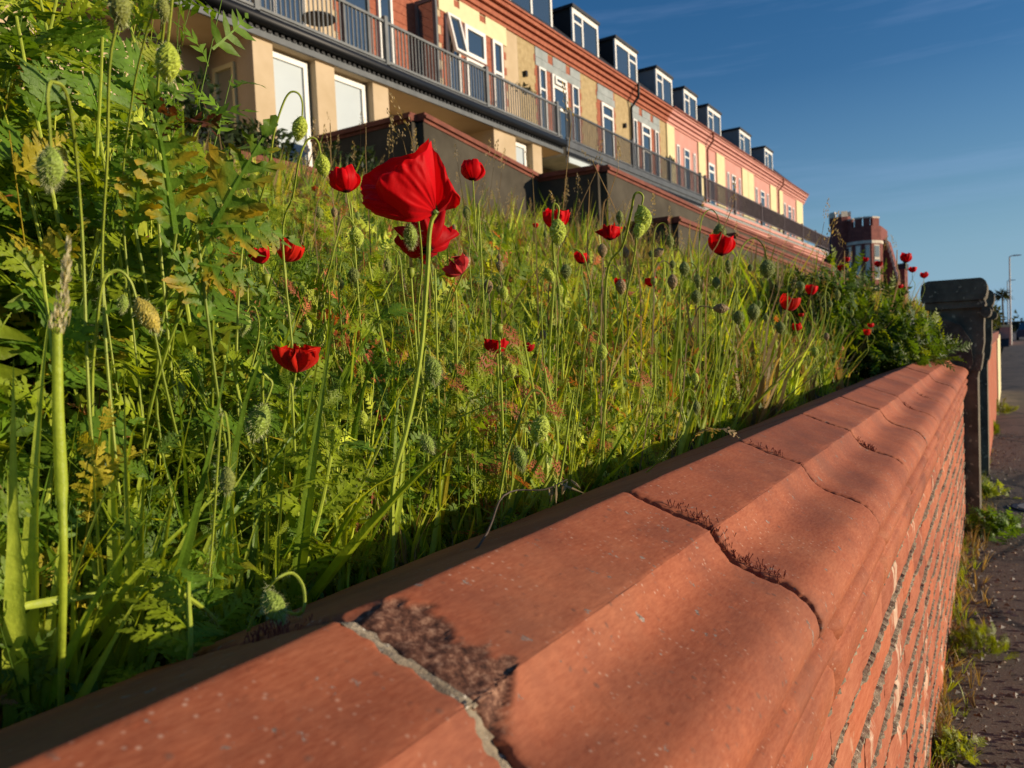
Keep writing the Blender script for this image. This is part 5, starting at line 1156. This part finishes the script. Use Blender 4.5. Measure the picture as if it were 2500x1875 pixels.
# opening flower: red crumple pushing out of a tan bud
t = pp(1118, 655, 62, .98, 'pink crumpled flower bursting out of a tan bud shell', (-.8, -.3), .55, np.array([.62, .06, .06]), .25, path=[(1085, 770, .02), (1112, 700, .01)], length=.8)
o = obj('bud_shell', BUDS['brown'][0], t); o.location = tuple(P(1148, 650, .985)-np.array(t.location)); o.scale = (.026,)*3; o.rotation_euler = (0, 1.0, 0)
o.location.z += .012

# ---------------------------------------------------------------- named foreground leaves and plants
def leaf_obj(parent, tplm, p, direc, size, name='leaf', up=(0, 0, 1), label=None):
    o = obj(name, tplm, parent); uy = nrm(direc); ux = np.cross(uy, np.array(up, float)); ux /= np.linalg.norm(ux); uz = np.cross(ux, uy)
    M = Matrix(((ux[0], uy[0], uz[0]), (ux[1], uy[1], uz[1]), (ux[2], uy[2], uz[2]))).to_4x4(); o.matrix_local = Matrix.Translation(Vector(tuple(p))) @ M @ Matrix.Scale(size, 4)
    if label: o['label'] = label
    return o
def big_leaf(seed, colf, pairs=6, width=.36, nb=1.0):
    V, F, c = leaf_tpl(seed, pairs, width); cols = np.array([colf(v) for v in V])*c[:, None]; return tri_mesh('leaf', V, F, cols, True, M_leaf)
def edge_yellow(v):
    k = np.clip(abs(v[0])*4.5-.45+.45*math.sin(v[1]*23+v[0]*31)*math.sin(v[0]*41), 0, 1); e = np.clip(abs(v[0])*5-1.0, 0, 1)*.25; return (GD*1.1*(1-k)+np.array([.70, .43, .02])*k)*(1-e)+np.array([.30, .11, .03])*e
LM_green = [big_leaf(s, lambda v: GY*.85) for s in (3, 4, 5)]+[big_leaf(s, lambda v: GD*1.2, 6, .45) for s in (6, 7)]
LM_yel = [big_leaf(s, edge_yellow, 6, .33) for s in (13, 14, 15)]
LM_red = []
for s_ in (1, 2, 3, 4):
    V, F, c = TF[s_]; LM_red.append(tri_mesh('leaf', V*np.array([.8, 1, 1]), F, np.array([(RD*1.0 if q[1] > .35+.2*s_/4 else GY*1.1) for q in V])*c[:, None], False, M_leaf))
LM_tan = [big_leaf(s, lambda v: TAN*.9, 4, .4) for s in (33,)]
def leafy(name, label, px, py, d, h, n, meshes, size, seed, group='tall poppy plants', cat='plant', lean=(0, 0), spread=1.0):
    r = np.random.RandomState(seed); top = P(px, py, d); g = ground_end(top, r); g[:2] += r.normal(0, .06, 2); g[0] = min(g[0], -.56-.014*g[1]); g[2] = float(gz(g[0], g[1]))-.01
    t = thing(name, label, cat, tuple(g), 0, group); full = cr([np.zeros(3), (top-g)*.5+r.normal(0, .025, 3), top-g], 6)
    b = MB(); b.tube(full, np.linspace(.0028, .0013, len(full)), 7, col=GL*.95); v, f, c = hairs_on(full, .003, 160, .005, r); b.add(v, f, c); b.build('stem', M_stem, t)
    for k in range(n):
        u = .18+.8*k/n; i = int(u*(len(full)-1)); p = full[i]; a = k*2.4+seed; dd = np.array([math.cos(a)*spread, math.sin(a)*spread, .35+.7*u+r.normal(0, .15)])
        s = size*(1.15-.5*u)*r.uniform(.8, 1.15); e = g+p+nrm(dd)*s
        if inwall(e[0], e[1], -.03): dd[0] = -abs(dd[0])
        leaf_obj(t, meshes[r.randint(len(meshes))], p, dd, s, up=(.6+r.normal(0, .3), -.1+r.normal(0, .3), .6))
    return t
TALL = [(150, -60, .90, 18, .095, 'densest tall poppy plant in the top left corner'), (40, 40, .86, 18, .095, 'tall leafy poppy plant touching the left frame edge'), (300, -20, .98, 14, .085, 'tall leafy plant just left of the small bud at the top edge'), (90, -40, .98, 17, 0.092, 'tall leafy poppy plant at the far left, leaves cut by the frame corner'), (190, 20, .92, 18, 0.092, 'tall dark leaved poppy plant beside the hairy hanging bud'), (250, 90, .85, 17, 0.086, 'leafy poppy stem rising in front of the lit wall strip'),
        (20, 120, 1.0, 17, 0.099, 'broad leaved plant half outside the left edge'), (330, 250, .95, 16, 0.079, 'leafy poppy plant before the drainpipe'), (60, 420, .80, 16, 0.086, 'bright leaved plant at the left edge below the bristly bud'),
        (150, 330, 1.05, 17, 0.092, 'shaded poppy plant behind the hairy stems'), (410, 330, 1.0, 14, 0.073, 'short leafy plant with pale leaf before the shaded bay'), (240, 560, .78, 16, 0.079, 'leafy plant behind the pale grass head'),
        (480, 560, .85, 15, 0.073, 'green leafed plant under the big yellow leaves'), (100, 620, .72, 14, 0.073, 'green plant left behind the grass head'), (560, 860, .78, 14, 0.066, 'leafy plant left of the crumpled red poppy'),
        (760, 900, .80, 15, 0.066, 'feathery green plant right of the crumpled red poppy'), (900, 640, 1.05, 14, 0.066, 'upright plant with pointed leaves left below the big poppy'), (820, 1040, .72, 14, 0.059, 'pale young poppy plant at the bed edge'), (940, 1060, .74, 15, 0.059, 'yellow green feathery plant left of the tall poppy stem'),
        (460, 1420, .56, 13, 0.056, 'lobed green leaves at the near coping edge'), (380, 1400, .58, 13, 0.053, 'small leafy plant at the bottom left near the coping')]
for i, (x_, y_, d_, n_, s_, lb) in enumerate(TALL): leafy('poppy_plant', lb, x_, y_, d_, 0, n_, LM_green, s_, 300+i)
yl = thing('yellow_leaf_plant', 'big lobed poppy leaves turning yellow and brown, left of the tall hooked buds', 'plant', (0, 0, 0)); yg = ground_end(P(470, 800, .74), rnd); yl.location = tuple(yg)
for (bx, by, tx, ty, sz, k, lab) in ((500, 600, 628, 335, .115, 0, 'green leaf with bright yellow margin'), (430, 570, 395, 310, .105, 1, 'browning leaf with curled tip'), (480, 560, 650, 520, .085, 2, 'level yellow lobed leaf'), (330, 560, 345, 400, .07, 1, 'pale yellow shaded leaf'), (520, 780, 460, 650, .075, 0, 'yellow lobed leaf below'), (450, 640, 560, 640, .07, 2, 'small yellow leaf')):
    p = P(bx, by, .74); e = P(tx, ty, .72); leaf_obj(yl, LM_yel[k], p-yg, e-p, sz, up=(0.75, -.35, .45), label=lab)
    b = MB(); bo = np.array([-.03+.06*math.sin(bx), .05*math.cos(by), 0]); b.tube(cr([bo, (p-yg+bo)*.5+(.02*math.sin(by), .02*math.cos(bx), .02), p-yg], 5), .0014, 6, col=GY*.7); b.build('leaf_stalk', M_stem, yl)
wl = thing('withered_leaf', 'curled dry brown leaf above the yellow leaves', 'leaf', tuple(P(445, 300, .75)))
for k in range(5): leaf_obj(wl, big_leaf(70+k, lambda v: np.array([.12, .04, .02]), 3, .5), np.zeros(3), r.normal(0, 1, 3)+(0, 0, .4), .035)
for i, (x_, y_, d_, lb) in enumerate(((1275, 800, .92, 'salmon pink feathery leaf spray standing in the centre of the bed'), (1400, 960, .95, 'orange feathery leaf plant right of the pink spray'), (1330, 900, 1.0, 'golden brown divided leaves behind the plump bud'), (1600, 860, 1.25, 'rusty feathery leaves in the right part of the bed'), (1180, 960, .9, 'dull red leaf rosette below the dark red poppy'), (1470, 760, 1.4, 'reddish upright leaves behind the tan buds'))):
    leafy('reddening_plant', lb, x_, y_, d_, 0, 7, LM_red, .085, 500+i, 'reddening plants', spread=.45)
# grass clumps with wide blades
def blade_mesh(seed, w, ang, col, tipc=None):
    V, F, c = blade_tpl(seed, 12, w, ang); cc = np.array([col*(1-max(0, v[1]-.75)*2)+(tipc if tipc is not None else col)*max(0, v[1]-.75)*2 for v in V])*c[:, None]; return tri_mesh('blade', V, F, cc, True, M_grass)
BLM = [blade_mesh(s, w, a, c, t) for s, (w, a, c, t) in enumerate([(.022, .25, GL*1.15, None), (.014, .5, GL, TAN), (.024, .12, GL*1.1, None), (.016, .9, GY*1.3, RD), (.013, .35, GL*.8, None), (.014, 1.5, GL, YE), (.005, 1.3, BR*1.6, TAN), (.017, .9, GL*1.2, TAN)])]
def clump(label, spots, d, group='wide grass clumps'):
    g = ground_end(P(*spots[0][:2], d), rnd); t = thing('grass_clump', label, 'grass', tuple(g), 0, group)
    for k, (bx, by, tx, ty, m) in enumerate(spots):
        p = P(bx, by, d+.02*math.sin(k*2)); e = P(tx, ty, d+.03*math.cos(k*3)); p = p+np.array([0, 0, 0.])
        if inwall(p[0], p[1]): s_ = (-.545-.014*p[1])/p[0]; p = p*s_; e = e*s_
        p = np.array([p[0]-.01, p[1], float(gz(p[0], p[1]))-.012]) if p[2] > gz(p[0], p[1]) and abs(ty-by) > 150 else p
        leaf_obj(t, BLM[m], p-g, e-p, float(np.linalg.norm(e-p)), 'blade', up=RM @ np.array([.3*math.sin(k*1.7), .2, 1.0]))
clump('wide bright grass blades at the left, nearest the coping', [(310, 1420, 215, 830, 0), (330, 1380, 270, 860, 4), (290, 1400, 340, 1100, 2), (360, 1420, 400, 850, 4), (400, 1410, 500, 990, 1), (280, 1350, 180, 1000, 4), (350, 1440, 230, 1010, 3), (320, 1430, 440, 1160, 5), (300, 1390, 150, 1120, 1), (340, 1400, 320, 900, 4), (300, 1400, 410, 1020, 7), (340, 1420, 200, 940, 7), (380, 1420, 300, 1020, 6), (320, 1420, 500, 1140, 6), (420, 1400, 460, 1040, 7), (260, 1400, 120, 1060, 7)], .54)
clump('grass blades at the far left edge by the pale seed head', [(60, 1400, 40, 700, 0), (30, 1400, 10, 880, 2), (100, 1450, 60, 1000, 4), (80, 1430, 150, 1100, 1), (20, 1500, -20, 1000, 5), (50, 1480, 0, 1150, 2), (140, 1460, 90, 900, 4), (70, 1460, 250, 1080, 3)], .52)
clump('grass clump in the middle left between leafy plants', [(540, 1330, 560, 880, 4), (560, 1330, 480, 1000, 4), (520, 1340, 620, 1120, 1), (530, 1330, 520, 1050, 0), (510, 1340, 440, 1150, 2)], .68)
clump('dense short grass clump at the wall edge in the centre', [(1200, 1270, 1220, 1050, 4), (1230, 1260, 1300, 1010, 0), (1260, 1240, 1380, 960, 1), (1280, 1230, 1270, 1000, 4), (1300, 1210, 1420, 1000, 4), (1340, 1200, 1330, 1010, 2), (1220, 1250, 1130, 1060, 5), (1380, 1180, 1420, 1050, 4), (1320, 1190, 1400, 930, 0)], .80)
clump('grass clump on the wall edge right of the centre one', [(1620, 1110, 1530, 880, 1), (1640, 1100, 1625, 900, 4), (1650, 1090, 1730, 880, 0), (1670, 1080, 1740, 830, 4), (1690, 1070, 1800, 900, 5), (1720, 1050, 1820, 860, 1)], 1.0)
clump('farther grass clump leaning right along the wall', [(1780, 1030, 1860, 850, 4), (1800, 1020, 1900, 870, 0), (1770, 1040, 1790, 860, 4), (1830, 1000, 1950, 880, 1), (1760, 1040, 1700, 900, 5)], 1.2)
clump('thin upright grass between bud stems in the middle', [(830, 1300, 860, 1000, 4), (850, 1290, 800, 1010, 1), (880, 1290, 930, 1080, 4), (1080, 1230, 1060, 960, 4), (1050, 1240, 1110, 1000, 1)], .78)
clump('long bright blades bending over each other in the bottom left corner', [(70, 1640, 60, 1480, 2), (120, 1650, 360, 1400, 0), (60, 1480, 400, 1420, 2), (200, 1560, 130, 1260, 0), (260, 1540, 330, 1230, 4), (180, 1580, 20, 1300, 0), (240, 1560, 410, 1180, 2), (150, 1620, 250, 1280, 4), (330, 1500, 300, 1160, 0), (90, 1600, 150, 1180, 2), (20, 1700, 10, 1420, 0)], .50)
clump('bright fan of blades below the crumpled red poppy', [(640, 1330, 600, 1050, 0), (660, 1330, 700, 1040, 4), (690, 1320, 780, 1080, 0), (620, 1340, 540, 1150, 2), (700, 1310, 690, 1120, 4), (650, 1340, 650, 1000, 4)], .64)
# pale cut-looking grass shoot and seed heads
sg = thing('grass_shoot', 'thick pale grass shoot with a soft unopened seed head at the left', 'grass', tuple(ground_end(P(160, 1500, .56), rnd))); gl = np.array(sg.location)
b = MB(); q = cr([np.zeros(3), P(155, 1400, .56)-gl, P(150, 1190, .555)-gl, P(142, 1000, .55)-gl, P(140, 800, .55)-gl], 5); b.tube(q, np.interp(np.linspace(0, 1, len(q)), [0, .42, .5, .75, 1], [.0020, .0024,   .0037, .0032, .0026]), 14, col=np.array([GL*(1.0+.22*((i*7) % 3-1)) for _ in range(len(q)) for i in range(14)]) if False else GL*1.15); b.build('sheath', M_grass, sg, True)
V, F, c = head_tpl(3); hd = np.array(P(168, 575, .55)-P(142, 810, .55)); Vv = []; Ff = []; Cc_ = []
for k in range(9):
    V, F, c = head_tpl(k); V = V*np.array([.55, .55, 1.0])*(1-.05*k); Vv.append(V); Ff.append(F+sum(len(q) for q in Vv[:-1])); Cc_.append(np.array([.60, .56, .36])[None]*c[:, None])
m = tri_mesh('seed_head', np.concatenate(Vv), np.concatenate(Ff), np.concatenate(Cc_), False, M_grass); o = obj('seed_head', m, sg)
o.rotation_mode = 'QUATERNION'; o.rotation_quaternion = Vector(tuple(nrm(hd))).to_track_quat('Z', 'Y'); o.location = tuple(P(142, 830, .55)-gl); o.scale = (float(np.linalg.norm(hd))*1.2,)*3
def seedgrass(label, base, tip, d, hl, seed, col=TAN, droop=.15):
    g = ground_end(P(*base, d), rnd); t = thing('seed_grass', label, 'grass', tuple(g), 0, 'seeding grass stalks'); p0 = P(*base, d)-g; p1 = P(*tip, d)-g
    q = cr([np.zeros(3), p0, (p0+p1)/2+np.array([.0, 0, .01]), p1], 5); b = MB(); b.tube(q, np.linspace(.0013, .0006, len(q))*max(1, d*.8), 4, col=np.array(col)*.8); b.build('stalk', M_grass, t)
    V, F, c = TH[seed % 5]; m = tri_mesh('seed_head', V*np.array([.8, .8, 1]), F, np.array(col)[None]*c[:, None]*.9, False, M_grass); o = obj('seed_head', m, t); dr = nrm((p1-p0)/np.linalg.norm(p1-p0)+np.array([-.3, 0, -droop]))
    o.rotation_mode = 'QUATERNION'; o.rotation_quaternion = Vector(tuple(dr)).to_track_quat('Z', 'Y'); o.location = tuple(p1); o.scale = (hl/f_px*d,)*3
for i, (bb, tt, d_, hl, lb) in enumerate([((1020, 520), (985, 345), 1.5, 90, 'seeding grass with drooping brown spikelets over the big poppy'), ((1040, 520), (1000, 320), 1.55, 110, 'second seeding grass leaning beside it before the dark wall'), ((1360, 700), (1395, 300), 1.5, 110, 'tall tan seed stalk crossing the balcony corner'), ((1340, 700), (1455, 420), 1.6, 90, 'reddish seed stalk slanting right in front of the second wall'),
      ((1470, 560), (1510, 410), 1.7, 70, 'green seed stalk slanting up to the railing'), ((1560, 660), (1450, 400), 1.5, 50, 'thin stalk with a dark bent seed head before the railing'), ((895, 420), (893, 310), 1.6, 40, 'thin stalk with a yellow knob before the dark wall'), ((810, 420), (806, 300), 1.6, 30, 'thin bare stalk with dark tip left of the cream pillar'),
      ((1435, 620), (1440, 455), 1.6, 20, 'straight pale stalk with a small tip before the dark wall'), ((1310, 620), (1300, 420), 1.8, 60, 'faint seed stalk against the first dark wall'), ((1725, 690), (1790, 500), 1.8, 70, 'tan stalk with a slanting seed head at the far railing'), ((1120, 600), (1190, 390), 2.0, 60, 'grass stalk with hooked husk before the fascia'), ((540, 360), (470, 200), 1.6, 40, 'wispy stalk before the shaded bay'), ((2060, 760), (2062, 612), 4.2, 60, 'grass head sticking out of the bush at its left'), ((2190, 700), (2190, 610), 4.3, 40, 'grass head on the bush beside its largest poppy')]):
    seedgrass(lb, bb, tt, d_, hl, i, TAN*(1 if i % 3 else .7))
# seed capsules
for x_, y_, d_, lb in ((1219, 822, .95, 'pale green poppy seed capsule before the dark red poppy'), (1004, 680, 1.15, 'small seed capsule below the squashed poppy'), (652, 700, 1.0, 'small green seed capsule left of the centre leaves')):
    c = P(x_, y_, d_); g = ground_end(c-np.array([0, 0, .1]), rnd); t = thing('seed_capsule', lb, 'seed capsule', tuple(g), 0, 'seed capsules'); full = cr([np.zeros(3), (c-g)*.5+(0.005, 0, 0), c-g], 6)
    stem_obj(full+g, .0014, t, g, GL, 60, .004, 3); b = MB(); ax = np.array([0, 0, 1.]); b.tube([c-g+ax*z for z in (0, .003, .007, .012, .014, .0145, .016)], [.001, .0035, .0052, .0056, .0048, .0062, .0015], 10, col=GL*.75); b.build('capsule', M_stem, t, True)
# dry twig lying over the coping edge
tw_ = thing('dry_twig', 'thin dark twig with withered pods reaching from the bed to the coping edge', 'twig', tuple(ground_end(P(1100, 1420, .62), rnd))); gl = np.array(tw_.location)
b = MB(); b.tube(cr([np.zeros(3), P(1130, 1370, .64)-gl, P(1230, 1210, .74)-gl, P(1330, 1195, .76)-gl, P(1385, 1170, .77)-gl], 6), np.linspace(.0012, .0006, 25), 5, col=np.array([.10, .07, .05])); b.build('stalk', M_stem, tw_)
b = MB(); r = np.random.RandomState(12)
for k in range(7):
    p = P(1340+k*9, 1190-k*3, .765)-gl; e = p+np.array([r.normal(0, .008), r.normal(0, .008), -.012*r.rand()-.004]); b.tube([p, (p+e)/2, e], [.0008, .0016, .0003], 5, col=TAN*.7)
b.build('pod', M_stem, tw_)
# bush at the wall end
def bush(name, label, c, rad, n, seed):
    r = np.random.RandomState(seed); q = r.normal(0, 1, (n, 3)); q /= np.linalg.norm(q, axis=1)[:, None]; k = r.rand(n)**.35; ang = np.arctan2(q[:, 1], q[:, 0]); k = k*(1+.18*np.sin(ang*5)+.15*np.sin(q[:, 2]*9)); p = np.array(c)+q*k[:, None]*np.array(rad)
    keep = (p[:, 2] > gz(p[:, 0], p[:, 1])-.05) & ~(inwall(p[:, 0], p[:, 1], -.16) & (p[:, 2] < -.17)) & (p[:, 2] > -.25); p, q = p[keep], q[keep]; m = len(p)
    dr = q*.7+np.array([0, 0, .6])+r.normal(0, .45, (m, 3)); ux, uy, uz = frames(dr, r, 1.2); col = GD*(.25+r.rand(m, 1)*.55); col = np.where((r.rand(m) < .14)[:, None], GY*.6, col)
    V, F, cc = instance(TLs, p, ux, uy, uz, r.uniform(.05, .11, m), col, r.randint(0, len(TLs), m)); g = np.array([c[0], c[1], float(gz(min(c[0], -.55), c[1]))])
    t = thing(name, label, 'shrub', tuple(g)); obj('crown', tri_mesh('crown', V-g, F, cc, False, M_leaf), t)
    b = MB()
    for k in range(7): e = np.array([r.normal(0, rad[0]*.4), r.normal(0, rad[1]*.4), c[2]+rad[2]*.5-g[2]]); b.tube([np.zeros(3), e*.5+r.normal(0, .02, 3), e], [.008, .006, .003], 5, col=GY*.8)
    b.build('stem', M_stem, t)
bush('bush', 'dark green leafy bush topped with poppies at the far end of the bed', (-.86, 4.5, -.03), (.42, .72, .325), 2900, 1)
bush('bush', 'low bright green leaves spilling over the coping next to the gate pier', (-.44, 4.35, -.15), (.18, .55, .17), 1000, 2)
# weeds on the pavement
WEED = [(2410, 1215, 30, GL*1.3, 'yellow flowered weed at the foot of the second pier'), (2425, 1310, 44, GD*1.6, 'large green weed on the pavement right of the pier foot'), (2380, 1590, 48, GY*1.0, 'feathery green weed at the wall foot lower right'), (2320, 1840, 40, GL, 'leafy weed at the bottom edge of the pavement'), (2400, 1060, 20, GY, 'small tuft on the kerb of the far wall'), (2440, 1010, 24, GL*.8, 'flat tuft of grass on the far pavement')]
for i, (x_, y_, w_, c_, lb) in enumerate(WEED):
    rv = RM @ nrm([(x_-WPX/2)/f_px, -(y_-HPX/2)/f_px, -1]); d_ = GZ/rv[2]; p = rv*d_; t = thing('pavement_weed', lb, 'weed', tuple(p), 0, 'weeds on the pavement'); r = np.random.RandomState(900+i); s_ = w_/f_px*d_; m = 110
    pos = r.normal(0, s_*.45, (m, 3)); pos[:, 2] = np.abs(pos[:, 2])*.8; pos[:, 0] = np.maximum(pos[:, 0], -.19-p[0]+.03); dr = pos/s_+np.array([0, 0, .7])+r.normal(0, .4, (m, 3)); ux, uy, uz = frames(dr, r)
    tp_ = TLs if i in (0, 1, 3) else TF[:4]; V, F, cc = instance(tp_, pos, ux, uy, uz, r.uniform(.5, .9, m)*s_*.9, np.array(c_)*.6*r.uniform(.6, 1.3, (m, 1)), r.randint(0, 4, m)); obj('leaves', tri_mesh('leaves', V, F, cc, False, M_leaf), t)
r = np.random.RandomState(31); m = 900; y_ = r.uniform(1.2, 12, m)**1.0; x_ = -.19-.012*y_*0-.014*y_+np.abs(r.normal(0, .05, m))+.02; p = np.stack([x_, y_, np.full(m, GZ)], 1); a = r.uniform(0, 6.28, m)
ux = np.stack([np.cos(a), np.sin(a), a*0], 1); uy = np.stack([-np.sin(a), np.cos(a), a*0], 1); uz = np.tile([0, 0, 1.], (m, 1))+r.normal(0, .3, (m, 3)); cl = np.where(r.rand(m, 1) < .6, TAN*r.uniform(.3, .8, (m, 1)), GY*r.uniform(.6, 1.2, (m, 1)))
stuff('verge_grass', [instance(TT, p, ux, uy, uz, r.uniform(.03, .10, m), cl, r.randint(0, 8, m))], M_grass, 'dry grass and litter along the foot of the wall', 'grass')
r = np.random.RandomState(41); m = 2600; y_ = 1.0+r.rand(m)**1.6*9; x_ = -.17-.014*y_+np.abs(r.normal(0, .22, m)); k_ = .004+.012*r.rand(m)**2; p = np.stack([x_, y_, GZ+.004+k_*.3], 1)
tv = np.array([(1, 0, 0), (-.5, .8, .1), (-.5, -.8, 0), (0, 0, .7)]); tf = np.array([(0, 1, 3), (1, 2, 3), (2, 0, 3), (0, 2, 1)]); a = r.uniform(0, 6.28, m); ux = np.stack([np.cos(a), np.sin(a), a*0], 1); uy = np.stack([-np.sin(a), np.cos(a), a*0], 1)
cl = np.where(r.rand(m, 1) < .5, np.array([.20, .14, .08])*r.uniform(.4, 1.4, (m, 1)), np.array([.30, .27, .22])*r.uniform(.3, 1, (m, 1)))
stuff('grit', [instance([(tv, tf, np.ones(4))], p, ux, uy, np.tile([0, 0, 1.], (m, 1)), k_, cl, np.zeros(m, int))], M_stem, 'grit and dry leaf litter scattered over the pavement', 'litter')
rv = RM @ nrm([(2493-WPX/2)/f_px, -(1240-HPX/2)/f_px, -1]); p = rv*(GZ/rv[2]); dc = thing('drain_cover', 'round iron cover set in the pavement at the right edge', 'drain cover', (p[0]+.10, p[1], GZ+.006))
b = MB(); th = np.linspace(0, 6.283, 26, endpoint=False); b.prism([(.15*math.cos(a), .15*math.sin(a)) for a in th], 2, -.02, .004); b.build('cover_rim', M_black, dc); b = MB(); b.prism([(.12*math.cos(a), .12*math.sin(a)) for a in th], 2, -.02, .008); b.build('cover_plate', M_cheek, dc)
dl_ = thing('dead_leaf', 'curled dry brown leaf resting on the bed edge of the coping', 'leaf', tuple(P(1745, 1050, 1.22)))
for k in range(3): leaf_obj(dl_, LM_tan[0], np.zeros(3), (math.cos(k*2), math.sin(k*2), .3), .04)
